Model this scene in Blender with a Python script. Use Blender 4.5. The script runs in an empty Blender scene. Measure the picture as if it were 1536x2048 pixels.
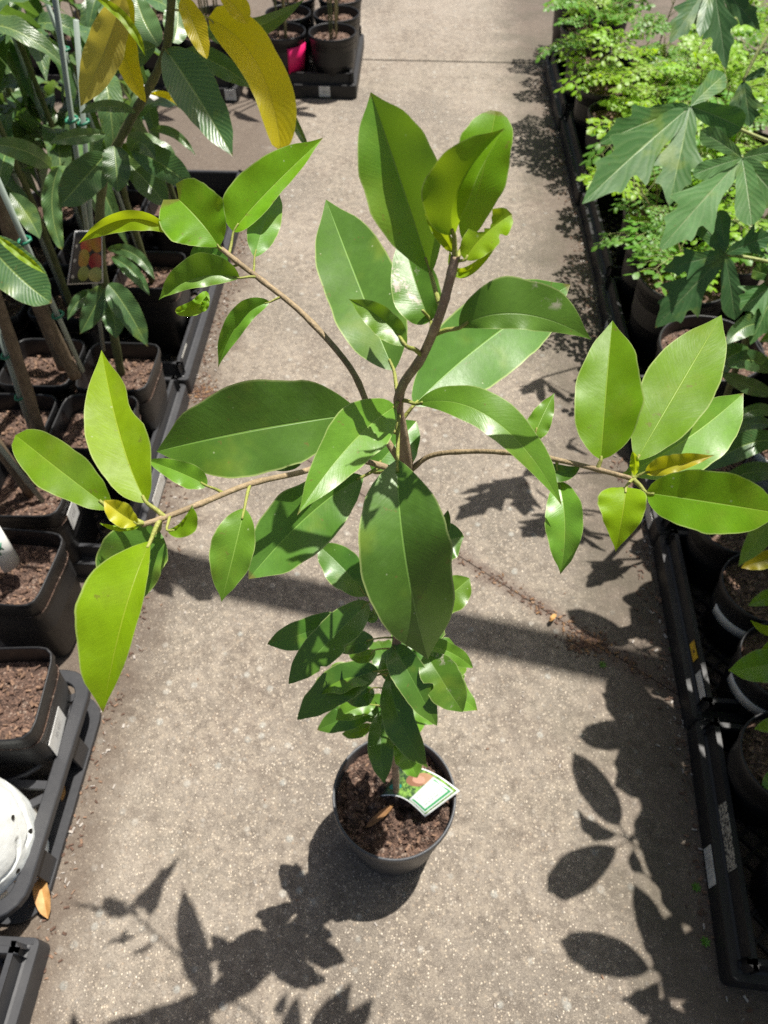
import bpy, math, random
from mathutils import Vector as V, Matrix, noise
random.seed(11)
sc = bpy.context.scene
COL = sc.collection
R = math.radians

# ------------------------------------------------------------------ camera
FPX, PITCH, YAW, CH = 1500.0, R(51.6), R(2.4), 1.44        # focal length in pixels of a 1536x2048 picture
HD = V((-math.sin(YAW), math.cos(YAW), 0)); RT = V((math.cos(YAW), math.sin(YAW), 0)); UZ = V((0, 0, 1))
FW = HD*math.cos(PITCH) - UZ*math.sin(PITCH); UP = HD*math.sin(PITCH) + UZ*math.cos(PITCH)
CAM = V((0, 0, CH))
cd = bpy.data.cameras.new('camera'); co = bpy.data.objects.new('camera', cd); COL.objects.link(co)
co.matrix_world = Matrix(((RT.x, UP.x, -FW.x, CAM.x), (RT.y, UP.y, -FW.y, CAM.y), (RT.z, UP.z, -FW.z, CAM.z), (0, 0, 0, 1)))
cd.sensor_fit = 'VERTICAL'; cd.sensor_height = 24; cd.lens = 24*FPX/2048
cd.clip_start = 0.02; cd.clip_end = 300
cd.dof.use_dof = True; cd.dof.focus_distance = 0.60; cd.dof.aperture_fstop = 7.5
sc.camera = co
sc.cycles.use_denoising = False

# ------------------------------------------------------------------ sky, sun, exposure
SUN = V((0.245, 0.262, 0.934)).normalized()
w = bpy.data.worlds.new('World'); sc.world = w; w.use_nodes = True
nt = w.node_tree; nt.nodes.clear()
sky = nt.nodes.new('ShaderNodeTexSky'); sky.sky_type = 'NISHITA'; sky.sun_disc = False
sky.sun_elevation = math.asin(SUN.z); sky.sun_rotation = math.atan2(SUN.x, SUN.y)
sky.air_density = 1.0; sky.dust_density = 4.0; sky.ozone_density = .6
bg = nt.nodes.new('ShaderNodeBackground'); bg.inputs['Strength'].default_value = 0.050
ow = nt.nodes.new('ShaderNodeOutputWorld')
nt.links.new(sky.outputs[0], bg.inputs[0]); nt.links.new(bg.outputs[0], ow.inputs[0])
ld = bpy.data.lights.new('sun', 'SUN'); ld.energy = 5.0; ld.angle = R(0.53); ld.color = (1, .955, .88)
lo = bpy.data.objects.new('sun', ld); COL.objects.link(lo)
lo.rotation_euler = SUN.to_track_quat('Z', 'Y').to_euler(); lo.location = SUN*8
vs = sc.view_settings; vs.view_transform = 'Standard'; vs.look = 'None'; vs.exposure = 0.64; vs.gamma = 1; vs.use_curve_mapping = False

# ------------------------------------------------------------------ helpers
def ray(px, py): return FW + RT*((px-768)/FPX) - UP*((py-1024)/FPX)
def PZ(px, py, z):                       # the place at height z seen in that direction
    d = ray(px, py); return CAM + d*((z-CH)/d.z)
def PY(px, py, y):                       # the place at distance y along the path
    d = ray(px, py); return CAM + d*(y/d.y)

class MB:
    def __init__(s): s.v = []; s.f = []; s.m = []; s.uv = {}; s.u = []
    def add(s, verts, faces, mi=0, uvs=None):
        o = len(s.v); s.v += [tuple(p) for p in verts]
        s.u += list(uvs) if uvs else [(0, 0)]*len(verts)
        for f in faces: s.f.append(tuple(i+o for i in f)); s.m.append(mi)
    def mesh(s, name, mats, smooth=True):
        me = bpy.data.meshes.new(name); me.from_pydata(s.v, [], s.f)
        for m in (mats if isinstance(mats, (list, tuple)) else [mats]): me.materials.append(m)
        me.polygons.foreach_set('material_index', s.m)
        me.polygons.foreach_set('use_smooth', [smooth]*len(s.f))
        ul = me.uv_layers.new(name='UVMap'); flat = []
        for f in s.f:
            for i in f: flat += s.u[i]
        ul.data.foreach_set('uv', flat); me.update(); return me
    def build(s, name, mats, parent=None, smooth=True, **kw):
        o = bpy.data.objects.new(name, s.mesh(name, mats, smooth)); COL.objects.link(o)
        if parent is not None: o.parent = parent; o.matrix_parent_inverse = parent_inv(parent)
        for k, x in kw.items(): o[k] = x
        return o
def wm(o):
    m = Matrix.LocRotScale(o.location, o.rotation_euler, o.scale)
    return wm(o.parent) @ o.matrix_parent_inverse @ m if o.parent else m
def parent_inv(p): return wm(p).inverted()
def thing(name, label, cat, loc=(0, 0, 0), group=None, rz=0):
    o = bpy.data.objects.new(name, None); COL.objects.link(o); o.location = loc; o.rotation_euler = (0, 0, rz)
    o.empty_display_size = .05
    o['label'] = label; o['category'] = cat
    if group: o['group'] = group
    return o
def link_mesh(name, me, parent, M, **kw):            # a mesh placed in world space by M under parent
    o = bpy.data.objects.new(name, me); COL.objects.link(o); o.parent = parent
    o.matrix_parent_inverse = parent_inv(parent)
    o.matrix_basis = M
    for k, x in kw.items(): o[k] = x
    return o
def tube(mb, pts, rads, sides=8, mi=0, cap=True):
    pts = [V(p) for p in pts]; n = len(pts)
    if not isinstance(rads, (list, tuple)): rads = [rads]*n
    vs_, fs, uv = [], [], []; a = None; L = 0
    for i, p in enumerate(pts):
        t = (pts[min(i+1, n-1)]-pts[max(i-1, 0)]).normalized()
        if a is None: a = t.orthogonal().normalized()
        a = (a - t*a.dot(t)).normalized(); b = t.cross(a)
        if i: L += (p-pts[i-1]).length
        for k in range(sides):
            an = 2*math.pi*k/sides
            vs_.append(p + (a*math.cos(an)+b*math.sin(an))*rads[i]); uv.append((k/sides, L))
    for i in range(n-1):
        for k in range(sides):
            k2 = (k+1) % sides; fs.append((i*sides+k, i*sides+k2, (i+1)*sides+k2, (i+1)*sides+k))
    if cap: fs.append(tuple(range(sides))[::-1]); fs.append(tuple(range((n-1)*sides, n*sides)))
    mb.add(vs_, fs, mi, uv)
def smooth_path(ctrl, n=5):
    P = [V(c) for c in ctrl]; out = []
    for i in range(len(P)-1):
        p0 = P[max(i-1, 0)]; p1 = P[i]; p2 = P[i+1]; p3 = P[min(i+2, len(P)-1)]
        for k in range(n):
            t = k/n
            out.append(.5*((2*p1)+(p2-p0)*t+(2*p0-5*p1+4*p2-p3)*t*t+(3*p1-p0-3*p2+p3)*t**3))
    out.append(P[-1]); return out
def box(mb, c, sx, sy, sz, M=None, mi=0):
    vs_ = [V(((i & 1)-.5, ((i >> 1) & 1)-.5, ((i >> 2) & 1)-.5)) for i in range(8)]
    vs_ = [V((p.x*sx, p.y*sy, p.z*sz)) for p in vs_]
    if M: vs_ = [M @ p for p in vs_]
    vs_ = [p+V(c) for p in vs_]
    mb.add(vs_, [(0, 2, 3, 1), (4, 5, 7, 6), (0, 1, 5, 4), (2, 6, 7, 3), (0, 4, 6, 2), (1, 3, 7, 5)], mi)

# ------------------------------------------------------------------ materials
class N:
    def __init__(s, name):
        s.mat = bpy.data.materials.new(name); s.mat.use_nodes = True; s.t = s.mat.node_tree; s.t.nodes.clear()
        s.out = s.t.nodes.new('ShaderNodeOutputMaterial')
    def n(s, typ, **kw):
        x = s.t.nodes.new('ShaderNode'+typ)
        for k, val in kw.items():
            if k in x.inputs: s.set(x.inputs[k], val)
            else: setattr(x, k, val)
        return x
    def set(s, sock, val):
        if isinstance(val, bpy.types.NodeSocket): s.t.links.new(val, sock)
        elif isinstance(val, bpy.types.Node): s.t.links.new(val.outputs[0], sock)
        else:
            if isinstance(val, (tuple, list)) and len(val) == 3 and sock.type == 'RGBA': val = (*val, 1)
            sock.default_value = val
    def m(s, op, a, b=0.0, c=None, clamp=False):
        x = s.t.nodes.new('ShaderNodeMath'); x.operation = op; x.use_clamp = clamp
        s.set(x.inputs[0], a); s.set(x.inputs[1], b)
        if c is not None: s.set(x.inputs[2], c)
        return x.outputs[0]
    def mix(s, f, a, b, mode='MIX'):
        x = s.t.nodes.new('ShaderNodeMix'); x.data_type = 'RGBA'; x.blend_type = mode
        s.set(x.inputs[0], f); s.set(x.inputs[6], a); s.set(x.inputs[7], b); return x.outputs[2]
    def ramp(s, val, a, b):            # smooth 0..1 between a and b (a may exceed b)
        x = s.t.nodes.new('ShaderNodeMapRange'); x.interpolation_type = 'SMOOTHSTEP'; lo_, hi = (a, b) if a < b else (b, a)
        s.set(x.inputs[0], val); x.inputs[1].default_value = lo_; x.inputs[2].default_value = hi
        x.inputs[3].default_value = 0 if a < b else 1; x.inputs[4].default_value = 1 if a < b else 0
        return x.outputs[0]
    def noise(s, scale, vec=None, detail=4, rough=.55, dist=0.0):
        x = s.n('TexNoise', Scale=scale, Detail=detail, Roughness=rough, Distortion=dist)
        if vec is not None: s.t.links.new(vec, x.inputs['Vector'])
        return x.outputs[0]
    def obj(s): return s.n('TexCoord').outputs['Object']
    def uv(s):
        t = s.n('TexCoord'); x = s.n('SeparateXYZ'); s.t.links.new(t.outputs['UV'], x.inputs[0]); return x.outputs[0], x.outputs[1]
    def bump(s, h, strength=.3, dist=.002):
        return s.n('Bump', Strength=strength, Distance=dist, Height=h).outputs[0]
    def bsdf(s, **kw):
        x = s.t.nodes.new('ShaderNodeBsdfPrincipled')
        for k, val in kw.items(): s.set(x.inputs[k.replace('_', ' ')], val)
        return x
    def done(s, sh): s.t.links.new(sh.outputs[0], s.out.inputs[0]); return s.mat

def leaf_mat(name, top, tip=None, vein=(.45, .55, .2), trans=(.25, .45, .03), tf=.35, rough=.36, nveins=60, vstr=.10, bstr=.12, mid=.032, rim=.5, spots=0.0, spec=.5, sheen=0.0, corr=False):
    g = N(name); u, v = g.uv(); a = g.m('ABSOLUTE', g.m('SUBTRACT', u, .5)); a = g.m('MULTIPLY', a, 2)
    o = g.obj(); rnd = g.n('ObjectInfo').outputs['Random']
    lat = g.m('ADD', g.m('MULTIPLY', v, nveins), g.m('MULTIPLY', a, -nveins*.16))
    lat = g.m('ADD', lat, g.m('MULTIPLY', g.noise(14, o, 2), 2.4 if corr else 4.0))
    sv = g.n('CombineXYZ', X=g.m('MULTIPLY', a, 2.2), Y=g.m('MULTIPLY', lat, 1.0), Z=g.m('ADD', g.m('MULTIPLY', rnd, 40), g.m('MULTIPLY', g.m('GREATER_THAN', u, .5), 9.0)))
    st = g.noise(1.0, sv.outputs[0], 3, .6); ph = g.m('MULTIPLY', g.m('SUBTRACT', st, .5), 3.0)
    if corr: ph = g.m('ADD', g.m('MULTIPLY', ph, .4), g.m('SINE', g.m('MULTIPLY', lat, 6.2832)))
    fine = g.ramp(ph, .30, .9)
    midm = g.ramp(a, mid, mid*.35)
    blotch = g.noise(22, o, 5, .6); blotch2 = g.noise(140, o, 3)
    c = g.mix(g.ramp(blotch, .35, .7), top, tuple(x*1.25+.006 for x in top))
    c = g.mix(g.m('MULTIPLY', g.ramp(blotch2, .3, .75), .35), c, tuple(x*.72 for x in top))
    c = g.mix(g.m('MULTIPLY', fine, vstr), c, vein)
    if tip: c = g.mix(g.m('MULTIPLY', g.ramp(v, .45, 1.0), .7), c, tip)
    hs = g.n('HueSaturation', Hue=g.m('ADD', .492, g.m('MULTIPLY', rnd, .016)), Value=g.m('ADD', .85, g.m('MULTIPLY', rnd, .3)), Color=c); c = hs.outputs[0]
    c = g.mix(g.m('MULTIPLY', midm, .8), c, vein)
    c = g.mix(g.m('MULTIPLY', g.ramp(a, .945, .985), rim), c, (.55, .62, .25))
    sp = g.n('TexVoronoi', Scale=190.0); g.t.links.new(o, sp.inputs['Vector'])
    spx = g.n('SeparateColor'); g.t.links.new(sp.outputs['Color'], spx.inputs[0])
    dots = g.m('MULTIPLY', g.ramp(sp.outputs['Distance'], .2, .08), g.m('GREATER_THAN', spx.outputs[0], .955))
    c = g.mix(g.m('MULTIPLY', dots, .55), c, (.5, .55, .35))
    bl = g.m('MULTIPLY', g.ramp(g.noise(85, o, 4, .7), .655, .69), .6); c = g.mix(bl, c, (.16, .12, .035))
    tipb = g.m('MULTIPLY', g.ramp(g.m('ADD', v, g.m('MULTIPLY', blotch2, .03)), .975, 1.0), g.m('GREATER_THAN', rnd, .45)); c = g.mix(g.m('MULTIPLY', tipb, .7), c, (.17, .11, .035))
    yel = g.m('MULTIPLY', g.ramp(g.noise(16, o, 3, .6), .56, .72), .35); c = g.mix(yel, c, (.26, .33, .035))
    wat = g.n('TexVoronoi', Scale=75.0, feature='DISTANCE_TO_EDGE'); g.t.links.new(o, wat.inputs['Vector'])
    film = g.m('MULTIPLY', g.ramp(g.noise(11, o, 5, .7), .55, .72), .05); c = g.mix(film, c, (.40, .42, .34))
    if spots:
        big = g.ramp(g.noise(55, o, 6, .75), .53, .62); big = g.m('MULTIPLY', big, g.ramp(g.noise(26, o, 2), .52, .60))
        c = g.mix(g.m('MULTIPLY', big, spots), c, (.62, .50, .46))
    h = g.m('ADD', g.m('MULTIPLY', ph, bstr), g.m('MULTIPLY', blotch2, .5))
    h = g.m('ADD', h, g.m('MULTIPLY', midm, -1.2))
    nm = g.bump(h, .32, .0012)
    rg = g.m('ADD', rough-.05, g.m('MULTIPLY', blotch2, .14))
    p = g.bsdf(Base_Color=c, Roughness=rg, Normal=nm, Specular_IOR_Level=spec)
    if sheen: p.inputs['Coat Weight'].default_value = sheen; p.inputs['Coat Roughness'].default_value = .32
    tc = g.mix(g.m('MULTIPLY', midm, .5), trans, tuple(x*.6 for x in trans))
    tc = g.mix(g.m('MULTIPLY', g.ramp(blotch, .35, .7), .5), tc, tuple(x*.75 for x in trans))
    tr = g.n('BsdfTranslucent', Color=tc)
    mx = g.n('MixShader'); mx.inputs[0].default_value = tf
    g.t.links.new(p.outputs[0], mx.inputs[1]); g.t.links.new(tr.outputs[0], mx.inputs[2])
    return g.done(mx)

M = {}
M['mature'] = leaf_mat('leaf_mature', (.078, .185, .022), vein=(.22, .40, .08), trans=(.16, .36, .01), tf=.19, rough=.36, vstr=.16, sheen=.2)
M['mature_spot'] = leaf_mat('leaf_mildewed', (.095, .215, .022), vein=(.24, .38, .10), trans=(.17, .36, .02), tf=.30, rough=.38, spots=.85)
M['mid'] = leaf_mat('leaf_mid', (.115, .250, .020), vein=(.30, .48, .09), trans=(.28, .50, .01), tf=.30, rough=.36, vstr=.12, sheen=.2)
M['young'] = leaf_mat('leaf_young', (.128, .285, .006), vein=(.28, .44, .04), trans=(.42, .60, .015), tf=.42, rough=.42, vstr=.10, spec=.32)
M['lime'] = leaf_mat('leaf_lime', (.200, .350, .004), vein=(.38, .50, .04), trans=(.55, .68, .012), tf=.46, rough=.42, vstr=.08, spec=.30)
M['gold'] = leaf_mat('leaf_gold', (.40, .40, .014), tip=(.50, .36, .02), vein=(.45, .42, .05), trans=(.66, .62, .008), tf=.40, rough=.42, vstr=.12, nveins=24)
M['lower'] = leaf_mat('leaf_lower', (.060, .155, .018), tip=(.085, .170, .014), vein=(.15, .29, .06), trans=(.14, .32, .01), tf=.20, rough=.33, sheen=.3)
M['mango'] = leaf_mat('mango_dark', corr=True, top=(.052, .120, .040), vein=(.30, .42, .12), trans=(.15, .30, .03), tf=.26, rough=.34, nveins=22, vstr=.16, bstr=.32, mid=.06, rim=.15, sheen=.25)
M['mango_pale'] = leaf_mat('mango_mid', corr=True, top=(.075, .150, .050), vein=(.34, .44, .14), trans=(.20, .36, .04), tf=.28, rough=.32, nveins=22, vstr=.18, bstr=.32, mid=.07, rim=.15, sheen=.35)
M['mango_gold'] = leaf_mat('mango_new_gold', corr=True, top=(.58, .48, .016), vein=(.60, .55, .06), trans=(1.0, .88, .012), tf=.66, rough=.36, nveins=20, vstr=.15, bstr=.45, mid=.06)
M['mango_olive'] = leaf_mat('mango_new_olive', corr=True, top=(.40, .34, .07), vein=(.48, .45, .14), trans=(.80, .66, .07), tf=.56, rough=.42, nveins=20, vstr=.15, bstr=.4, mid=.06)
M['papaya'] = leaf_mat('papaya_leaf', top=(.058, .165, .036), vein=(.30, .42, .16), trans=(.12, .28, .03), tf=.24, rough=.45, corr=True, nveins=9, vstr=.13, bstr=.2, mid=.05, rim=.1)
M['papaya_pale'] = leaf_mat('papaya_leaf_pale', top=(.110, .245, .070), vein=(.36, .46, .22), trans=(.18, .36, .05), tf=.26, rough=.42, corr=True, nveins=9, vstr=.13, bstr=.2, mid=.05, rim=.1, sheen=.2)
M['papaya_dark'] = leaf_mat('papaya_leaf_dark', top=(.045, .125, .034), vein=(.18, .26, .11), trans=(.08, .18, .03), tf=.20, rough=.45, corr=True, nveins=9, vstr=.13, bstr=.2, mid=.05, rim=.1)
M['feather'] = leaf_mat('seedling_leaf', (.20, .38, .012), vein=(.32, .46, .08), trans=(.52, .78, .008), tf=.42, rough=.42, nveins=8, vstr=.05, rim=.2, mid=.08)
M['feather_deep'] = leaf_mat('seedling_leaf_deep', (.090, .235, .018), vein=(.2, .38, .1), trans=(.26, .50, .03), tf=.38, rough=.42, nveins=8, vstr=.05, rim=.2, mid=.08)

def bark_mat(name, a, b, scale=1.0, green=None):
    g = N(name); o = g.obj()
    mp = g.n('Mapping'); mp.inputs['Scale'].default_value = (1, 1, .35); g.t.links.new(o, mp.inputs[0])
    n1 = g.noise(260*scale, mp.outputs[0], 5, .65); n2 = g.noise(40*scale, o, 3)
    c = g.mix(g.ramp(n1, .35, .7), a, b); c = g.mix(g.m('MULTIPLY', g.ramp(n2, .4, .65), .5), c, tuple(x*.6 for x in a))
    lent = g.n('TexVoronoi', Scale=420*scale); g.t.links.new(o, lent.inputs[0])
    c = g.mix(g.m('MULTIPLY', g.ramp(lent.outputs['Distance'], .3, .12), .35), c, tuple(min(1, x*1.9) for x in b))
    if green: c = g.mix(g.m('MULTIPLY', g.ramp(n2, .45, .6), .8), c, green)
    return g.done(g.bsdf(Base_Color=c, Roughness=.7, Normal=g.bump(n1, .9, .0016)))
M['bark'] = bark_mat('bark_brown', (.29, .195, .125), (.43, .33, .22))
M['twig'] = bark_mat('twig_tan', (.27, .20, .11), (.36, .27, .16))
M['greentwig'] = bark_mat('twig_green', (.24, .25, .06), (.30, .27, .09))
M['petiole'] = bark_mat('petiole_green', (.26, .30, .05), (.34, .33, .10))
M['trunk_grey'] = bark_mat('mango_trunk', (.12, .085, .05), (.20, .15, .095), .5)
M['stem_green'] = bark_mat('mango_stem', (.10, .12, .035), (.15, .15, .06), .5)
M['stem_tan'] = bark_mat('seedling_stem', (.26, .24, .09), (.32, .24, .12), .7)
M['papstalk'] = bark_mat('papaya_stalk', (.33, .38, .12), (.40, .42, .17), .7)

def plastic(name, col, rough=.42, dust=.25, dustcol=(.10, .098, .095), spec=.5):
    g = N(name); o = g.obj()
    n1 = g.noise(9, o, 5, .65); n2 = g.noise(90, o, 4, .6); n3 = g.noise(600, o, 2)
    c = g.mix(g.m('MULTIPLY', g.ramp(n1, .4, .75), dust), col, dustcol)
    c = g.mix(g.m('MULTIPLY', g.ramp(n2, .55, .75), dust*.9), c, dustcol)
    r = g.m('ADD', rough-.08, g.m('MULTIPLY', n2, .25))
    return g.done(g.bsdf(Base_Color=c, Roughness=r, Specular_IOR_Level=spec, Normal=g.bump(g.m('ADD', n2, g.m('MULTIPLY', n3, .3)), .12, .001)))
M['pot'] = plastic('black_pot_plastic', (.009, .009, .010), .42, .10)
M['pot_hero'] = plastic('charcoal_pot_plastic', (.062, .066, .073), .40, .25)
M['tray'] = plastic('tray_plastic', (.010, .010, .011), .5, .13)
M['tray_grey'] = plastic('tray_plastic_grey', (.026, .027, .031), .45, .16)
M['white_pot'] = plastic('white_pot_plastic', (.62, .62, .60), .4, .3, (.35, .32, .28))
M['stake'] = plastic('stake_coating', (.30, .36, .31), .45, .2, (.2, .2, .17))
M['tie'] = plastic('tie_tape', (.012, .16, .085), .4, .1)
M['pink'] = plastic('pink_tape', (.80, .010, .15), .5, .08, (.5, .02, .12))

def bag_mat():
    g = N('white_bag_plastic'); o = g.obj(); n2 = g.noise(60, o, 4); n1 = g.noise(9, o, 5, .6)
    c = g.mix(g.m('MULTIPLY', g.ramp(n1, .45, .7), .3), (.88, .91, .89), (.76, .79, .75))
    p = g.bsdf(Base_Color=c, Roughness=.36, Normal=g.bump(n2, .3, .003)); return g.done(p)
M['bag'] = bag_mat()

def soil_mat():
    g = N('potting_mix'); o = g.obj()
    n1 = g.noise(110, o, 7, .72); vo = g.n('TexVoronoi', Scale=260.0); g.t.links.new(o, vo.inputs[0])
    vx = g.n('SeparateColor'); g.t.links.new(vo.outputs['Color'], vx.inputs[0])
    c = g.mix(g.ramp(n1, .35, .7), (.045, .026, .019), (.190, .116, .084))
    c = g.mix(g.m('MULTIPLY', g.m('GREATER_THAN', vx.outputs[0], .80), .5), c, (.29, .175, .12))
    c = g.mix(g.m('MULTIPLY', g.m('GREATER_THAN', vx.outputs[1], .93), .7), c, (.36, .27, .21))
    h = g.m('ADD', g.m('MULTIPLY', vo.outputs['Distance'], -.8), n1)
    return g.done(g.bsdf(Base_Color=c, Roughness=.9, Normal=g.bump(h, .9, .006)))
M['soil'] = soil_mat()
def flat_var(name, cols, rough=.8, scale=40):
    g = N(name); o = g.obj(); n1 = g.noise(scale, o, 5, .65); rnd = g.n('ObjectInfo').outputs['Random']
    c = g.mix(g.ramp(n1, .3, .7), cols[0], cols[1])
    return g.done(g.bsdf(Base_Color=c, Roughness=rough, Normal=g.bump(n1, .4, .001)))
M['chip_a'] = flat_var('bark_chip_tan', ((.15, .085, .055), (.27, .17, .11)), .85, 300)
M['chip_b'] = flat_var('bark_chip_brown', ((.06, .035, .024), (.14, .08, .055)), .9, 300)
M['deadleaf'] = flat_var('dry_leaf', ((.40, .20, .06), (.55, .32, .12)), .6, 60)
M['deadleaf_b'] = flat_var('dry_leaf_brown', ((.16, .08, .035), (.28, .15, .06)), .6, 60)
M['gravel'] = flat_var('pale_grit', ((.30, .27, .24), (.42, .38, .34)), .8, 200)
M['hole'] = flat_var('dark_hole', ((.012, .010, .008), (.02, .016, .012)), .9, 80)

def concrete():
    g = N('exposed_concrete'); o = g.obj(); sx = g.n('SeparateXYZ'); g.t.links.new(o, sx.inputs[0])
    x, y = sx.outputs[0], sx.outputs[1]
    n1 = g.noise(2.2, o, 6, .6); n2 = g.noise(14, o, 6, .62, .4); n3 = g.noise(230, o, 3, .6); n4 = g.noise(620, o, 2, .5)
    c = g.mix(g.ramp(n1, .36, .66), (.200, .164, .128), (.322, .277, .228))
    c = g.mix(g.m('MULTIPLY', g.ramp(g.noise(1.3, o, 4, .6), .44, .60), .75), c, (.215, .190, .145)); c = g.mix(g.m('MULTIPLY', g.ramp(g.noise(5.5, o, 5, .65, .5), .48, .66), .7), c, (.165, .120, .090))
    c = g.mix(g.m('MULTIPLY', g.ramp(n2, .42, .68), .55), c, (.345, .300, .252))
    c = g.mix(g.m('MULTIPLY', g.ramp(n2, .52, .30), .6), c, (.135, .110, .088))
    n5 = g.noise(46, o, 5, .7, .3); c = g.mix(g.m('MULTIPLY', g.ramp(n5, .46, .62), .75), c, (.42, .355, .275)); c = g.mix(g.m('MULTIPLY', g.ramp(n5, .47, .33), .75), c, (.115, .09, .066))
    big = g.noise(1.7, o, 3, .5); c = g.mix(g.m('MULTIPLY', g.ramp(big, .50, .36), .55), c, (.130, .116, .096)); c = g.mix(g.m('MULTIPLY', g.ramp(big, .52, .66), .45), c, (.40, .350, .290))
    run = g.noise(3.2, g.n('Mapping', Vector=o, Scale=(3.0, .7, 1)).outputs[0], 5, .6); c = g.mix(g.m('MULTIPLY', g.ramp(run, .54, .66), .42), c, (.125, .100, .078))
    def stones(scale, thr, cols, r0, r1, amt):
        vo = g.n('TexVoronoi', Scale=scale, Randomness=1.0); g.t.links.new(o, vo.inputs[0])
        vx = g.n('SeparateColor'); g.t.links.new(vo.outputs['Color'], vx.inputs[0])
        m_ = g.m('MULTIPLY', g.ramp(vo.outputs['Distance'], r1, r0), g.m('GREATER_THAN', vx.outputs[0], thr))
        m_ = g.m('MULTIPLY', m_, amt)
        return m_, g.mix(vx.outputs[1], *cols), vo.outputs['Distance']
    ms = []
    for spec in ((38., .82, ((.40, .42, .39), (.56, .52, .45)), .16, .34, .85), (80., .74, ((.33, .31, .28), (.50, .42, .32)), .2, .40, .75), (150., .70, ((.42, .31, .21), (.50, .46, .40)), .2, .42, .8),
                 (120., .0, ((.045, .036, .028), (.14, .115, .09)), .35, .02, .30), (240., .70, ((.68, .56, .40), (.88, .78, .64)), .12, .40, 1.0), (280., .72, ((.055, .045, .036), (.10, .08, .065)), .15, .42, .8)):
        m_, cc, d = stones(*spec); c = g.mix(m_, c, cc); ms.append((m_, d))
    c = g.mix(g.m('MULTIPLY', g.ramp(n3, .38, .62), .6), c, g.mix(.6, c, (.10, .082, .066)))
    c = g.mix(g.m('MULTIPLY', g.ramp(n4, .54, .68), .6), c, (.52, .45, .36))
    # grime along both kerb lines and moss wear at the right side, darkened further to paint in shade
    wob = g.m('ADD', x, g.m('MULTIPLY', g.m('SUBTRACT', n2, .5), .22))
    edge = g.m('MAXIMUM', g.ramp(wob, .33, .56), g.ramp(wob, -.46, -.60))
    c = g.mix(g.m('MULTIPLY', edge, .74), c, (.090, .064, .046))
    moss_shade = g.m('MULTIPLY', g.ramp(wob, .22, .50), g.ramp(g.noise(5, o, 5, .65), .42, .62))
    c = g.mix(g.m('MULTIPLY', moss_shade, .5), c, (.070, .062, .040))
    # a brown damp stain following the slanted joint
    dj = g.m('ABSOLUTE', g.m('ADD', g.m('SUBTRACT', y, 1.115), g.m('MULTIPLY', x, .745)))
    st = g.m('MULTIPLY', g.ramp(g.m('ADD', dj, g.m('MULTIPLY', n2, .05)), .075, .025), .75)
    c = g.mix(st, c, (.115, .080, .062))
    h = g.m('ADD', g.m('MULTIPLY', n3, .5), g.m('MULTIPLY', n4, .7))
    for m_, d in ms[:2]: h = g.m('ADD', h, g.m('MULTIPLY', m_, .6))
    r = g.m('ADD', .62, g.m('MULTIPLY', n3, .3))
    return g.done(g.bsdf(Base_Color=c, Roughness=r, Normal=g.bump(h, .8, .003), Specular_IOR_Level=.5))
M['concrete'] = concrete()
M['earth'] = flat_var('bed_earth', ((.045, .032, .024), (.10, .072, .055)), .95, 25)

def card(name, draw):
    g = N(name); u, v = g.uv(); c, r = draw(g, u, v); return g.done(g.bsdf(Base_Color=c, Roughness=r))
def ell(g, u, v, cu, cv, ru, rv):
    a = g.m('POWER', g.m('DIVIDE', g.m('SUBTRACT', u, cu), ru), 2.0); b = g.m('POWER', g.m('DIVIDE', g.m('SUBTRACT', v, cv), rv), 2.0)
    return g.ramp(g.m('ADD', a, b), 1.06, .94)
def rect(g, u, v, u0, u1, v0, v1):
    m_ = g.m('MULTIPLY', g.m('GREATER_THAN', u, u0), g.m('LESS_THAN', u, u1))
    return g.m('MULTIPLY', m_, g.m('MULTIPLY', g.m('GREATER_THAN', v, v0), g.m('LESS_THAN', v, v1)))
def d_sticker(g, u, v):
    o = g.obj(); paper = g.mix(g.m('MULTIPLY', g.ramp(g.noise(40, o, 4), .45, .7), .35), (.66, .66, .64), (.48, .47, .44))
    bars = g.ramp(g.n('TexNoise', Scale=60.0, Detail=1.0, Vector=g.n('CombineXYZ', X=u, Y=.3).outputs[0]).outputs[0], .50, .54)
    c = g.mix(g.m('MULTIPLY', rect(g, u, v, .30, .78, .34, .66), g.m('MULTIPLY', bars, .85)), paper, (.10, .10, .11))
    lines = g.m('GREATER_THAN', g.m('SINE', g.m('MULTIPLY', v, 75)), .3)
    c = g.mix(g.m('MULTIPLY', rect(g, u, v, .22, .80, .74, .88), g.m('MULTIPLY', lines, .5)), c, (.2, .2, .2))
    return c, .45
M['sticker'] = card('barcode_sticker', d_sticker)
def d_plain(g, u, v):
    o = g.obj(); paper = g.mix(g.m('MULTIPLY', g.ramp(g.noise(60, o, 5), .45, .7), .6), (.60, .59, .55), (.36, .33, .28))
    lines = g.m('GREATER_THAN', g.m('SINE', g.m('MULTIPLY', u, 50)), .35)
    return g.mix(g.m('MULTIPLY', rect(g, u, v, .12, .88, .1, .9), g.m('MULTIPLY', lines, .35)), paper, (.25, .24, .23)), .5
M['label'] = card('faded_label', d_plain)
def d_torn(g, u, v):
    o = g.obj(); n = g.noise(230, o, 5, .7)
    return g.mix(g.ramp(n, .47, .53), (.42, .40, .34), (.03, .03, .03)), .6
M['torn'] = card('torn_label', d_torn)
def d_yellow(g, u, v):
    o = g.obj(); n = g.noise(40, o, 4); c = g.mix(g.ramp(n, .4, .7), (.66, .42, .02), (.50, .30, .03))
    return g.mix(rect(g, u, v, .45, .62, .3, .7), c, (.12, .07, .02)), .5
M['yellow'] = card('yellow_label', d_yellow)
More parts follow.
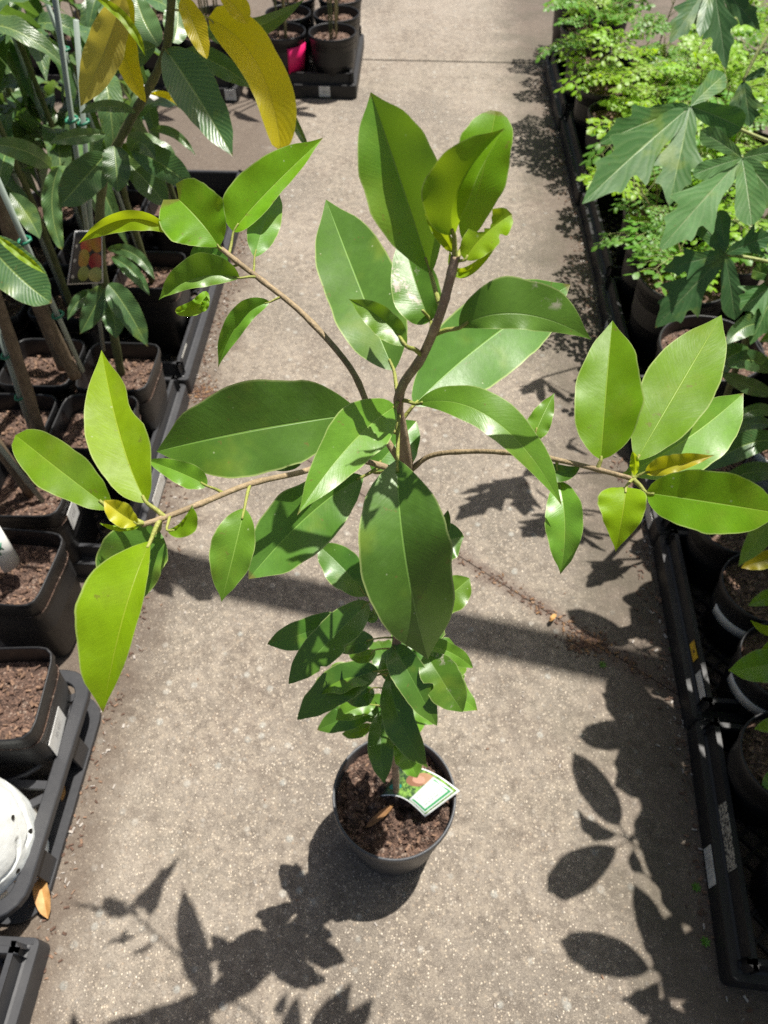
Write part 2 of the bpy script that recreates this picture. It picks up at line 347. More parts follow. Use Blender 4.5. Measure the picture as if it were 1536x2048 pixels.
def d_sapo(g, u, v):
    o = g.obj(); n = g.noise(160, o, 5, .7); n2 = g.noise(60, o, 3)
    c = g.mix(g.ramp(n, .38, .62), (.020, .050, .022), (.20, .36, .07))
    c = g.mix(g.m('MULTIPLY', g.ramp(u, .35, .05), .8), c, (.03, .045, .035))
    c = g.mix(ell(g, u, v, .18, .30, .12, .10), c, (.02, .20, .16))
    c = g.mix(ell(g, u, v, .43, .62, .16, .20), c, (.23, .115, .07)); c = g.mix(ell(g, u, v, .55, .76, .17, .16), c, (.33, .19, .11))
    c = g.mix(ell(g, u, v, .46, .66, .10, .12), c, (.42, .24, .17))
    c = g.mix(rect(g, u, v, .60, .95, .05, .90), c, (.43, .47, .45))
    fr = g.m('SUBTRACT', rect(g, u, v, .64, .93, .09, .86), rect(g, u, v, .64, .90, .13, .82))
    c = g.mix(fr, c, (.03, .24, .08))
    ln = g.m('GREATER_THAN', g.m('SINE', g.m('MULTIPLY', u, 150)), .45)
    wd = g.m('GREATER_THAN', g.noise(420, o, 1), .46)
    c = g.mix(g.m('MULTIPLY', rect(g, u, v, .66, .86, .20, .74), g.m('MULTIPLY', g.m('MULTIPLY', ln, wd), .75)), c, (.16, .2, .18))
    c = g.mix(g.m('SUBTRACT', 1.0, rect(g, u, v, .0, .97, .035, .965)), c, (.74, .76, .75))
    return c, .28
M['sapo'] = card('fruit_picture_card', d_sapo)
def d_mango(g, u, v):
    c = (.035, .034, .036)
    for cu, cv, ru, rv, col, col2 in ((.48, .74, .22, .15, (.50, .06, .035), (.50, .26, .05)), (.84, .76, .20, .17, (.50, .26, .03), (.5, .13, .04)), (.40, .49, .19, .17, (.47, .25, .04), (.44, .33, .06)),
                               (.78, .43, .22, .15, (.32, .025, .035), (.42, .10, .05)), (.44, .20, .17, .14, (.28, .34, .08), (.34, .38, .12)), (.80, .17, .22, .14, (.46, .45, .16), (.34, .40, .12))):
        c = g.mix(ell(g, u, v, cu, cv, ru, rv), c, g.mix(g.ramp(g.m('ADD', u, v), cu+cv-.2, cu+cv+.2), col, col2))
    c = g.mix(rect(g, u, v, -.1, .25, -.1, 1.1), c, (.045, .044, .05))
    for cv in (.15, .45, .72): c = g.mix(ell(g, u, v, .13, cv, .045, .035), c, (.5, .5, .48))
    c = g.mix(rect(g, u, v, -.1, 1.1, .88, 1.1), c, (.05, .05, .055))
    c = g.mix(g.m('SUBTRACT', 1.0, rect(g, u, v, .035, .97, .025, .975)), c, (.60, .60, .60))
    return c, .32
M['mangocard'] = card('mango_picture_card', d_mango)
def d_white(g, u, v):
    o = g.obj(); c = g.mix(g.m('MULTIPLY', g.ramp(g.noise(50, o, 4), .45, .7), .4), (.66, .66, .63), (.5, .5, .46))
    return c, .45
M['whitecard'] = card('white_card', d_white)
M['green_ink'] = flat_var('green_ink', ((.02, .22, .12), (.03, .28, .15)), .4, 50)

# ------------------------------------------------------------------ leaf blades
def quad(b, m_, t_, t):
    c = m_*2 - (b+t_)*.5
    return b*(1-t)**2 + c*2*t*(1-t) + t_*t*t, ((c-b)*(1-t)*2 + (t_-c)*2*t)
def prof(t, pk, b):
    a = pk*b/(1-pk); pkv = pk**a*(1-pk)**b
    f = (max(t, 0)**a)*(max(1-t, 0)**b)/pkv
    q = max(0, min(1, (t-.84)/.16)); return f*(1-.42*q*q*(3-2*q)*min(1, b/.8)) if b > .5 else f
def blade(mb, base, mid, tip, wl, wr, rl=.35, rr=.35, pk=.48, b=.72, up=None, nt=26, nu=5, wave=.0, wf=3., seed=0, bites=(), notch=0., curl=0., table=None, mi=0, irr=.13, sweep=0.):
    """wl, wr: half widths left and right of the midrib (pixels of the photo when up is None, else metres); rl, rr: how far each edge is lifted, as a share of its width"""
    rows = []; uvs = []; AC = [0]+[.035+.965*((q-1)/(nu-1)) for q in range(1, nu+1)]
    rs = random.Random(seed); p1 = rs.uniform(0, 6); p2 = rs.uniform(0, 6)
    for i in range(nt+1):
        t = i/nt; tt = t
        Mp, T = quad(base, mid, tip, tt); T.normalize()
        vd = (CAM-Mp).normalized() if up is None else up
        n = vd.cross(T).normalized()
        if up is not None: vd = T.cross(n).normalized()
        k = ((Mp-CAM).dot(FW)/FPX) if up is None else 1.0
        if table: f = [(lambda tb: tb)(interp(table, t))]*2
        else: f = [prof(t, pk, b)]*2
        ff = [f[q]*(1+irr*noise.fractal(V((t*3.4, seed*3.1+q*7.7, .3)), 1, 2, 3)) for q in (0, 1)]
        for (sd, t0, t1, dp) in bites:
            if t0 < t < t1:
                s_ = math.sin(math.pi*(t-t0)/(t1-t0))**(.6 if dp > .5 else 1.3); j = 0 if sd == 'l' else 1; ff[j] = ff[j]*(1-dp*s_*((.85+.3*rs.random()) if dp > .5 else 1))
        row = []
        for j in range(-nu, nu+1):
            a = AC[abs(j)]; L = j < 0
            w_ = (wl if L else wr)*k*(ff[0] if L else ff[1])
            ra = (rl if L else rr)
            h = ra*w_*a**1.06
            h += wave*k*a*a*math.sin(t*wf*6.283 + (p1 if L else p2))*min(1, ff[0]*1.5)
            h += curl*w_*a*(1-a)
            pt = Mp + n*(w_*a*(1 if L else -1)) + vd*h
            if sweep: pt = pt + T*(sweep*w_*a)
            if notch: pt = pt + T*(notch*k*(a**1.1)*max(0, (t-.55)/.45)**1.5)
            row.append(pt); uvs.append((.5+(.5*a if j > 0 else -.5*a), t))
        rows.append(row)
    W = 2*nu+1; vs_ = [p for r_ in rows for p in r_]; fs = []
    for i in range(nt):
        for j in range(W-1): fs.append((i*W+j, i*W+j+1, (i+1)*W+j+1, (i+1)*W+j))
    mb.add(vs_, fs, mi, uvs)
def interp(tb, t):
    for (a, x), (b, y) in zip(tb, tb[1:]):
        if a <= t <= b: return x+(y-x)*(t-a)/(b-a)
    return tb[-1][1]

# ================================================================== SETTING
gb = MB(); gb.add([(-60, -20, -.05), (60, -20, -.05), (60, 120, -.05), (-60, 120, -.05)], [(0, 1, 2, 3)])
ground = gb.build('ground', M['earth'], kind='structure')
pb = MB(); pb.add([(-8, -4, -.035), (8, -4, -.035), (8, 16, -.035), (-8, 16, -.035)], [(0, 1, 2, 3)])
path = pb.build('path', M['earth'], kind='structure')
def slab(poly):
    mb = MB(); n = len(poly); c = V((sum(p[0] for p in poly)/n, sum(p[1] for p in poly)/n, 0))
    top = [V((p[0], p[1], 0)) for p in poly]; ins = []
    for p in top: ins.append(p)
    bev = [V((p.x, p.y, -.004)) + (p-c).normalized()*.004 for p in top]
    bot = [V((p.x, p.y, -.034)) for p in bev]
    fs = [tuple(range(n))]
    for k in range(n):
        k2 = (k+1) % n; fs += [(n+k, n+k2, k2, k), (2*n+k, 2*n+k2, n+k2, n+k)]
    mb.add(top+bev+bot, fs); return mb.build('concrete_slab', M['concrete'], path, smooth=False)
dj = lambda x: 1.115-.745*x
slab([(-4, -3), (4, -3), (4, dj(4)-.0015), (-4, dj(-4)-.0015)])
y1, y2 = 3.855, 3.84
slab([(-4, dj(-4)+.009), (4, dj(4)+.009), (4, 3.80), (-3.6, 3.88)] if False else [(-3.7, dj(-3.7)+.0015), (4, dj(4)+.0015), (4, 3.795), (-3.7, 3.870)])
slab([(-3.7, 3.885), (4, 3.810), (4, 9), (-3.7, 9)])

# shade house beam above the aisle; its shadow crosses the path
bd = (PZ(1000, 1262, 0)-PZ(300, 1112, 0)).normalized(); bc = PZ(660, 1205, 0) + SUN*(3.0/SUN.z)
bb = MB(); tube(bb, [bc-bd*3.2, bc+bd*3.2], .047, 14); beam = bb.build('overhead_beam', M['stake'], kind='structure')
for s_ in (-1, 1):
    q = bc+bd*3.1*s_; pbm = MB(); tube(pbm, [(q.x, q.y, -.05), (q.x, q.y, q.z-.02)], .04, 12); pbm.build('beam_post', M['stake'], beam)

# ================================================================== POTS, TRAYS
def rounded(n, e): # unit outline: e=2 circle, e>2 rounded square
    out = []
    for k in range(n):
        a = 2*math.pi*(k+.5)/n; c, s_ = math.cos(a), math.sin(a)
        r_ = 1/((abs(c)**e+abs(s_)**e)**(1/e)); out.append((r_*c, r_*s_))
    return out
def pot_mesh(mb, R_, H, e=2, taper=.8, n=40, soil=.82, lip=.006):
    pr = [(taper*.97, 0.0), (taper, .004), (1-.04, H-.022), (1.0-.02, H-.020), (1.0, H-.016), (1.0, H-.003), (.993, H), (.965, H), (.955, H-.004), (.95, H-.02), (.90, H*.5)]
    o = rounded(n, e); vs_ = []; fs = []
    for (r_, z) in pr:
        for (x, y) in o: vs_.append((x*r_*R_, y*r_*R_, z))
    for i in range(len(pr)-1):
        for k in range(n): k2 = (k+1) % n; fs.append((i*n+k, i*n+k2, (i+1)*n+k2, (i+1)*n+k))
    fs.append(tuple(range(n))[::-1]); mb.add(vs_, fs)
def soil_mesh(mb, R_, z, e=2, n=40, rings=9, seed=0, amp=.006):
    o = rounded(n, e); vs_ = [(0, 0, z+amp*1.2)]; fs = []
    for i in range(1, rings+1):
        f = i/rings
        for (x, y) in o:
            X, Y = x*R_*f, y*R_*f
            h = noise.fractal(V((X*38+seed*7.3, Y*38, seed)), .8, 2.1, 6)*amp*1.4
            vs_.append((X, Y, z + h*(1 if f < .99 else .3) + amp*.6*(1-f*f)))
    for k in range(n): fs.append((0, 1+k, 1+(k+1) % n))
    for i in range(rings-1):
        for k in range(n): k2 = (k+1) % n; fs.append((1+i*n+k, 1+(i+1)*n+k, 1+(i+1)*n+k2, 1+i*n+k2))
    mb.add(vs_, fs)
def chips_mesh(mb, R_, z, e=2, count=60, seed=0, size=.011, nm=2):
    rs = random.Random(seed)
    for _ in range(count):
        a = rs.uniform(0, 6.283); rr_ = R_*math.sqrt(rs.random())*.95
        if e > 2: x, y = rs.uniform(-.9, .9)*R_, rs.uniform(-.9, .9)*R_
        else: x, y = rr_*math.cos(a), rr_*math.sin(a)
        s_ = size*rs.uniform(.35, 1.15)
        h = noise.fractal(V((x*38+seed*7.3, y*38, seed)), 1, 2, 4)*.009
        Mx = Matrix.Rotation(rs.uniform(0, 6.3), 3, 'Z') @ Matrix.Rotation(rs.uniform(-.6, .6), 3, 'X') @ Matrix.Rotation(rs.uniform(-.6, .6), 3, 'Y')
        box(mb, (x, y, z+.005+h*.7), s_*1.5, s_*rs.uniform(.35, .7), s_*.28, Mx, rs.randrange(nm))

MESH = {}
def pot_kit(key, R_, H, e, taper, soilz, mat, seed=0, chips=70, csize=.011):
    a = MB(); pot_mesh(a, R_, H, e, taper, 44 if e == 2 else 48); b = MB(); soil_mesh(b, R_*.955, soilz, e, 40 if e == 2 else 48, seed=seed)
    c = MB(); chips_mesh(c, R_*.9, soilz, e, chips, seed, csize)
    MESH[key] = (a.mesh('pot', mat), b.mesh('soil', M['soil']), c.mesh('bark_chips', [M['chip_a'], M['chip_b']], False), R_, H, soilz)
pot_kit('square', .087, .235, 7, .80, .186, M['pot'], 3, 120, .0085)
pot_kit('round_big', .125, .250, 2, .80, .212, M['pot'], 5, 100)
pot_kit('round_mid', .100, .215, 2, .78, .182, M['pot'], 6, 80)
pot_kit('round_small', .085, .175, 2, .80, .148, M['pot'], 7, 60)
pot_kit('white', .085, .185, 2, .80, .160, M['white_pot'], 8, 60)
def put_pot(root, key, loc, rz=0.0):
    me = MESH[key]; T = Matrix.Translation(loc) @ Matrix.Rotation(rz, 4, 'Z')
    p = link_mesh('pot', me[0], root, T); s_ = link_mesh('soil', me[1], p, T); link_mesh('bark_chips', me[2], p, T, kind='stuff')
    return p
def sticker(parent, c, ux, vy, mat, name='sticker'):       # a thin card: centre, half edge vectors
    c, ux, vy = V(c), V(ux), V(vy); n = ux.cross(vy).normalized()*.0006; mb = MB()
    q = [c-ux-vy, c+ux-vy, c+ux+vy, c-ux+vy]; uv = [(0, 0), (1, 0), (1, 1), (0, 1)]
    mb.add([p+n for p in q]+[p-n for p in q], [(0, 1, 2, 3), (7, 6, 5, 4), (0, 4, 5, 1), (1, 5, 6, 2), (2, 6, 7, 3), (3, 7, 4, 0)], 0, uv+uv)
    return mb.build(name, mat, parent, smooth=False)

def rect_ring(x0, x1, y0, y1, rad, n=5):
    out = []
    for cx, cy, a0 in ((x1-rad, y1-rad, 0), (x0+rad, y1-rad, 90), (x0+rad, y0+rad, 180), (x1-rad, y0+rad, 270)):
        for k in range(n+1): a = R(a0+90*k/n); out.append((cx, cy, rad, math.cos(a), math.sin(a)))
    return out
def sweep(mb, x0, x1, y0, y1, rad, prof_, z0=0.0):
    ring = rect_ring(x0, x1, y0, y1, rad); n = len(ring); vs_ = []
    for ins, z in prof_:
        for cx, cy, r_, c, s_ in ring: vs_.append((cx+(r_-ins)*c, cy+(r_-ins)*s_, z+z0))
    fs = []
    for i in range(len(prof_)-1):
        for k in range(n): k2 = (k+1) % n; fs.append((i*n+k, i*n+k2, (i+1)*n+k2, (i+1)*n+k))
    mb.add(vs_, fs)
def tray(label, x0, x1, y0, y1, mat, group, H=.095, step=True):
    t = thing('nursery_tray', label, 'tray', ((x0+x1)/2, (y0+y1)/2, 0), group)
    mb = MB()
    pr = [(.004, 0), (.0, .003), (0, .050), (.001, .054), (.014, .055), (.018, .057), (.022, H-.004), (.020, H), (.029, H), (.031, H-.004), (.030, .060), (.030, .014), (.03, .010)] if step else \
         [(.006, 0), (.004, H-.012), (0, H-.011), (0, H-.001), (.001, H), (.010, H), (.012, H-.003), (.014, .012), (.014, .010)]
    sweep(mb, x0, x1, y0, y1, .012, pr); mb.build('tray_wall', mat, t, smooth=False)
    lb = MB(); L0, L1, K0, K1 = x0+.028, x1-.028, y0+.028, y1-.028; st = .042; wbar = .0045
    sx, sy = L1-L0, K1-K0
    for sgn in (1, -1):
        k = -sy
        while k < sx:
            pts = []
            # diagonal x = L0+k+s, y = K0+s (sgn 1) or y = K1-s
            s0 = max(0, -k); s1 = min(sy, sx-k)
            if s1-s0 > .01:
                A = V((L0+k+s0, (K0+s0) if sgn > 0 else (K1-s0), .008)); B = V((L0+k+s1, (K0+s1) if sgn > 0 else (K1-s1), .008))
                d = B-A; Mx = Matrix.Rotation(math.atan2(d.y, d.x), 3, 'Z'); box(lb, (A+B)/2 + V((0, 0, .0012*sgn)), d.length, wbar, .007, Mx)
            k += st
    lb.build('lattice_floor', mat, t, smooth=False, kind='stuff')
    return t

GT = 'black nursery trays along the path'
# right row of trays
for i, (lab, y0, y1, dx) in enumerate((
        ('nearest black tray on the right with a torn speckled sticker beside a white label', .160, .596, -.027),
        ('black tray on the right with a yellow strip on its inner side wall', .603, 1.053, -.005),
        ('black tray on the right with a grey sticker, below the right branch', 1.060, 1.525, .002),
        ('black tray on the right under the big round pots', 1.532, 2.03, .002),
        ('black tray with an empty latticed corner beside the feathery seedlings', 2.037, 2.575, .010),
        ('black tray on the right beside two small round pot shadows', 2.582, 3.155, .0),
        ('black tray at the far top right edge of the path', 3.162, 3.75, -.010), )):
    X0 = .585+dx; t = tray(lab, X0, X0+.43, y0, y1, M['tray'], GT)
    if i == 0:
        sticker(t, (X0-.001, .335, .030), (0, -.032, 0), (0, 0, .017), M['label'])
        sticker(t, (X0+.0185, .375, .078), (0, -.055, 0), (.001, 0, .016), M['torn'])
    if i == 1:
        sticker(t, (X0+.0185, .74, .077), (0, -.020, 0), (.001, 0, .010), M['yellow'], 'yellow_strip')
        sticker(t, (X0+.0185, .665, .077), (0, -.028, 0), (.001, 0, .011), M['label'])
    if i == 2: sticker(t, (X0-.001, 1.15, .028), (0, -.045, 0), (0, 0, .018), M['label'])
    if i < 2: t.rotation_euler.z = (-.078, -.036)[i]
    if i == 3: sticker(t, (X0-.001, 1.82, .030), (0, -.04, 0), (0, 0, .016), M['label'])
# left row
for i, (lab, y0, y1) in enumerate((
        ('black tray on the left under thick trunks, with a white label on its wall', .92, 1.52),
        ('black tray on the left whose diamond lattice floor shows beside the path', 1.535, 2.13),
        ('black tray at the far left end of the mango bed', 2.15, 2.62))):
    t = tray(lab, -1.07, -.602, y0, y1, M['tray_grey'], GT)
    if i == 0: sticker(t, (-.6015, 1.16, .030), (0, .05, 0), (0, 0, .020), M['label'])
    if i == 1:
        sticker(t, (-.6235, 1.62, .078), (0, .03, 0), (0, 0, .010), M['label'])
tray('grey tray corner at the bottom left edge of the photo', -1.0, -.566, -.25, .192, M['tray_grey'], GT)
for lab, x0, x1, y0, y1, sx in (('black tray at the top beside the path, holding the pots with pink tape', -.735, -.262, 3.42, 4.0, -.40), ('black tray at the top behind the yellow mango leaf', -1.245, -.77, 3.37, 3.95, -.80), ('black tray at the top left behind the mango stakes', -1.77, -1.28, 3.35, 3.95, -1.45)):
    t = tray(lab, x0, x1, y0, y1, M['tray'], GT)
    sticker(t, (sx, y0-.001, .030), (.024, 0, 0), (0, 0, .021), M['sticker'], 'price_sticker')

# open ring tray at the lower left
rt_ = thing('ring_tray', 'grey open ring tray holding the white bag and the front square pot', 'tray', (-.8, .38, 0), GT)
mb = MB(); sweep(mb, -1.06, -.588, .205, .640, .055, [(.002, .088), (0, .090), (0, .104), (.002, .106), (.024, .106), (.026, .104), (.026, .090), (.024, .088), (.002, .088)]); mb.build('rim_frame', M['tray_grey'], rt_, smooth=False)
mb = MB(); sweep(mb, -1.045, -.592, .215, .628, .05, [(.0, .0), (0, .012), (.03, .012), (.03, .0)]); mb.build('foot_frame', M['tray_grey'], rt_, smooth=False)
for yy in (.30, .50):
    mb = MB()
    for zz in (0,): box(mb, (-.598, yy, .052), .006, .040, .078)
    mb.build('side_panel', M['tray_grey'], rt_, smooth=False)
for cx, cy in ((-.715, .315), (-.715, .525), (-.93, .315), (-.93, .525)):
    mb = MB(); pts = [(cx+.103*math.cos(a*math.pi/16), cy+.103*math.sin(a*math.pi/16), .097) for a in range(33)]
    tube(mb, pts, .0055, 6, cap=False); mb.build('ring', M['tray_grey'], rt_)
for a, b in (((-.61, .42), (-.72, .42)), ((-.61, .245), (-.65, .285)), ((-.61, .40), (-.65, .375)), ((-.61, .59), (-.65, .565)), ((-.82, .22), (-.82, .63)), ((-.84, .42), (-1.04, .42))):
    mb = MB(); A, B = V((*a, .097)), V((*b, .097)); d = B-A; box(mb, (A+B)/2, d.length, .014, .010, Matrix.Rotation(math.atan2(d.y, d.x), 3, 'Z')); mb.build('strut', M['tray_grey'], rt_, smooth=False)

# ================================================================== HERO SAPLING
hero_base = V((0, .40, 0))
hero = thing('potted_sapling', 'tall potted sapling with whorls of broad glossy leaves standing in the middle of the path', 'potted plant', hero_base)
HP = .1015
a = MB(); pot_mesh(a, HP, .192, 2, .80, 64); T0 = Matrix.Translation(hero_base)
hp = link_mesh('pot', a.mesh('pot', M['pot_hero']), hero, T0)
a = MB(); soil_mesh(a, HP*.955, .158, 2, 110, 46, 4, .017); link_mesh('soil', a.mesh('soil', M['soil']), hp, T0)
a = MB(); chips_mesh(a, HP*.9, .160, 2, 150, 4, .0062); link_mesh('bark_chips', a.mesh('bark_chips', [M['chip_a'], M['chip_b']], False), hp, T0, kind='stuff')
a = MB(); blade(a, V((-.045, .352, .172)), V((-.022, .370, .178)), V((.000, .392, .170)), .005, .007, .7, .7, up=UZ, nt=10, nu=3); a.build('dry_leaf', M['deadleaf_b'], hp)

tr = [(.004, .405, .13), (.002, .404, .25), (-.004, .400, .42), (-.006, .402, .58), (-.002, .400, .74), (-.004, .398, .88), (.002, .400, .985)]
tr = [V(p) for p in tr] + [PZ(797, 800, 1.065), PZ(845, 712, 1.117), PZ(879, 632, 1.157), PZ(898, 566, 1.179), PZ(911, 512, 1.194)]
tp = smooth_path(tr, 6); n = len(tp)
rad = [.0056 - .0017*(i/n) for i in range(n)]
for i in range(n):
    if tp[i].z > 1.05: rad[i] = .0036 - .0008*min(1, (tp[i].z-1.05)/.12)
for i in range(2, n-1, 5): rad[i] *= 1.10
a = MB(); tube(a, tp, rad, 14); a.build('trunk', M['bark'], hero)
def hx(l): return [PZ(*p) for p in l]
F1 = tp[36] if False else V((.002, .400, .985))
def branch(pts, r0, r1, mat):
    p = smooth_path(pts, 6); nn = len(p); mb = MB()
    tube(mb, p, [r0+(r1-r0)*i/(nn-1) + .00035*(i % 7 == 3) for i in range(nn)], 10); return mb.build('branch', mat, hero), p
_, bp1 = branch([F1]+hx([(700, 918, 1.000), (600, 945, 1.018), (500, 968, 1.035), (400, 1008, 1.05), (330, 1035, 1.057), (283, 1050, 1.060)]), .0024, .0018, M['twig'])
_, bp2 = branch([F1]+hx([(860, 912, 1.005), (940, 903, 1.02), (1020, 906, 1.035), (1100, 917, 1.046), (1180, 935, 1.053), (1266, 958, 1.06)]), .0021, .0017, M['twig'])
_, bp3 = branch([F1]+hx([(745, 830, 1.02), (700, 735, 1.045), (610, 632, 1.068), (525, 562, 1.08), (480, 528, 1.085), (441, 496, 1.09)]), .0026, .0021, M['twig'])
CNT = [0]
AXES = list(tp)+bp1+bp2+bp3
def hleaf(mat, base, mid, tip, wl, wr, rl=.42, rr=.42, att=None, pk=.5, b=.85, wave=4.5, curl=.16, prad=.0016, **kw):
    B = PZ(*base) if len(base) == 3 else V(base); T_ = PZ(*tip)
    if mid is None: Mi = (B+T_)/2
    elif len(mid) == 2:
        Mi = PZ(mid[0], mid[1], (B.z+T_.z)/2)
    else: Mi = PZ(*mid)
    CNT[0] += 1; mb = MB()
    blade(mb, B, Mi, T_, wl, wr, rl, rr, pk, b, wave=wave, seed=CNT[0], nt=30, nu=6, **kw)
    o = mb.build('leaf', M[mat], hero)
    if att is not None:
        A = PZ(*att) if isinstance(att[0], (int, float)) and att[0] > 2 else V(att)
        near = min(AXES, key=lambda q: (q-A).length)
        if (near-A).length < .045: A = near
        _, tb = quad(B, Mi, T_, 0.0); tb.normalize(); L = (A-B).length
        pts = smooth_path([A, (A+B)/2 + (B-A).cross(V((1, 0, 0))).normalized()*L*.04, B, B+tb*min(.012, L*.4)], 4)
        m2 = MB(); nn = len(pts); tube(m2, pts, [prad*(1.15-.55*i/nn) for i in range(nn)], 7); m2.build('petiole', M['petiole'], o)
    return o
# --- leaves around the top shoot
hleaf('mid', (862, 548, 1.170), (800, 360, 1.218), (741, 184, 1.258), 74, 78, .40, .80, att=(879, 622, 1.161), b=0.86, pk=.50)
hleaf('young', (928, 486, 1.190), (962, 360, 1.227), (992, 222, 1.254), 58, 50, 0.34, 0.34, att=(914, 528, 1.188), b=0.45, pk=.60, table=[(0, 0), (.06, .22), (.15, .42), (.3, .68), (.5, .94), (.65, 1.0), (.8, .95), (.9, .78), (.96, .55), (1, .2)])
hleaf('young', (908, 470, 1.207), (918, 375, 1.237), (1010, 256, 1.262), 66, 26, .75, 1.1, att=(910, 515, 1.192), b=0.95, pk=.44)
hleaf('lime', (906, 505, 1.194), (884, 470, 1.208), (849, 428, 1.222), 15, 13, .6, .6, att=(911, 520, 1.192), prad=.001, b=0.80)
hleaf('lime', (930, 520, 1.194), (968, 470, 1.204), (1024, 428, 1.212), 34, 34, 0.47, 0.68, att=(914, 528, 1.190), prad=.001, b=0.42, pk=.55, bites=(('l', .40, .80, .85), ('r', .62, .78, .4)))
hleaf('lime', (900, 500, 1.194), (925, 545, 1.182), (1000, 482, 1.204), 9, 11, 0.54, 0.54, prad=.001)
hleaf('mature_spot', (862, 642, 1.126), (838, 585, 1.139), (802, 462, 1.157), 52, 44, 0.47, 0.47, att=(858, 672, 1.139), b=0.82, pk=.47)
hleaf('mature', (788, 742, 1.070), (722, 580, 1.089), (652, 399, 1.108), 76, 80, 0.19, 0.3, att=(797, 800, 1.066), b=0.80, pk=.50)
hleaf('mid', (812, 692, 1.139), (765, 640, 1.147), (697, 598, 1.160), 30, 26, 0.61, 0.61, att=(838, 722, 1.115), b=0.95, pk=.45)
hleaf('mature', (826, 812, 1.052), (975, 680, 1.058), (1141, 569, 1.060), 84, 82, 0.24, 0.24, att=(804, 850, 1.035), b=0.78, pk=.50)
hleaf('mature_spot', (918, 656, 1.151), (1040, 628, 1.167), (1184, 680, 1.142), 72, 30, -.06, .34, att=(884, 671, 1.139), b=1.00, pk=.46)
# --- leaves at the second node
hleaf('mid', (792, 812, 1.068), (700, 890, 1.078), (594, 1031, 1.072), 52, 58, 0.41, 0.35, att=(799, 803, 1.066), b=1.05, pk=.40)
hleaf('mature', (720, 828, 1.030), (520, 858, 1.040), (313, 903, 1.030), 86, 92, .06, .46, att=(785, 850, 1.03), b=0.76, pk=.50)
hleaf('mature', (728, 952, .985), (620, 1028, .972), (497, 1158, .948), 68, 66, 0.46, 0.41, att=(768, 915, .99), b=0.72, pk=.56)
hleaf('mature', (795, 918, 1.040), (811, 1115, 1.005), (856, 1319, .910), 94, 90, 0.70, 0.30, att=(783, 868, 1.05), b=0.86, pk=.50)
hleaf('mid', (832, 808, 1.070), (985, 838, 1.085), (1124, 1012, 1.040), 46, 32, -.25, .55, att=(806, 800, 1.066), b=0.90, pk=.50, wave=3)
hleaf('mature', (744, 942, .955), (790, 890, .965), (833, 842, .970), 42, 46, 0.34, 0.34, att=(772, 925, .97), b=0.70)
hleaf('mature', (602, 928, 1.005), (575, 935, 1.0), (543, 938, .995), 7, 7, .3, .3)
# --- left branch
hleaf('young', (222, 1018, 1.067), (130, 948, 1.078), (31, 870, 1.082), 46, 50, .22, .52, att=(284, 1046, 1.06), b=0.48, pk=.60)
hleaf('lime', (294, 1006, 1.066), (243, 880, 1.080), (203, 700, 1.094), 62, 46, .30, .90, att=(330, 1035, 1.058), b=0.88, pk=.48, bites=(('r', .56, .80, .26),))
hleaf('lime', (301, 1082, 1.056), (248, 1230, 1.050), (206, 1426, 1.005), 28, 90, 1.2, .35, att=(318, 1038, 1.058), b=0.92, pk=.52)
hleaf('mature', (318, 1060, 1.040), (270, 1130, 1.025), (236, 1228, .99), 54, 74, 0.41, 0.41, att=(322, 1044, 1.055), b=0.75, pk=.45)
hleaf('gold', (276, 1048, 1.066), (243, 1028, 1.074), (207, 1000, 1.082), 24, 22, 0.61, 0.68, att=(286, 1050, 1.06), prad=.001, b=0.80)
hleaf('lime', (280, 1053, 1.062), (240, 1058, 1.062), (199, 1046, 1.066), 5, 6, 0.68, 0.68, prad=.001)
hleaf('young', (334, 1060, 1.060), (366, 1048, 1.066), (384, 1010, 1.076), 6, 25, 0.68, .8, att=(340, 1036, 1.057), prad=.001, b=0.80)
hleaf('mid', (489, 1016, 1.035), (468, 1105, 1.022), (443, 1204, .995), 38, 50, 0.61, 0.3, att=(498, 970, 1.036), prad=.0012, b=1.00, pk=.45)
hleaf('mid', (414, 972, 1.052), (360, 945, 1.052), (287, 918, 1.05), 24, 26, 0.68, 0.41, att=(441, 990, 1.045), prad=.0011, b=1.05, pk=.38)
# --- right branch
hleaf('young', (1202, 920, 1.060), (1212, 785, 1.085), (1225, 641, 1.105), 60, 72, .35, .62, att=(1196, 940, 1.054), b=0.82, pk=.46)
hleaf('young', (1272, 922, 1.066), (1352, 785, 1.082), (1443, 630, 1.098), 66, 68, 0.24, 0.32, att=(1262, 955, 1.06), b=0.78, pk=.52)
hleaf('mid', (1248, 948, 1.045), (1372, 878, 1.048), (1487, 786, 1.052), 46, 72, .55, .12, att=(1255, 955, 1.057), b=0.82, pk=.55)
hleaf('gold', (1290, 945, 1.066), (1350, 932, 1.076), (1430, 910, 1.084), 24, 14, 0.68, .6, att=(1266, 956, 1.06), prad=.0011, b=1.00, pk=.40)
hleaf('young', (1292, 985, 1.060), (1415, 1003, 1.064), (1556, 1026, 1.060), 62, 62, .50, .05, att=(1266, 958, 1.06), b=0.55, pk=.52)
hleaf('lime', (1252, 974, 1.064), (1245, 1030, 1.058), (1231, 1104, 1.036), 46, 48, 0.3, 0.41, att=(1262, 958, 1.06), prad=.0011, b=1.05, pk=.28)
hleaf('lime', (1268, 952, 1.068), (1270, 928, 1.080), (1265, 902, 1.09), 10, 8, .7, .7, prad=.0009)
hleaf('mid', (1066, 882, 1.030), (1082, 840, 1.038), (1109, 786, 1.045), 24, 22, 0.47, 0.47, att=(1052, 910, 1.04), prad=.001, b=0.95, pk=.42)
hleaf('mid', (1117, 962, 1.032), (1130, 1050, 1.022), (1121, 1149, .995), 38, 40, 0.41, 0.41, att=(1108, 920, 1.046), prad=.0011, b=0.95, pk=.44)
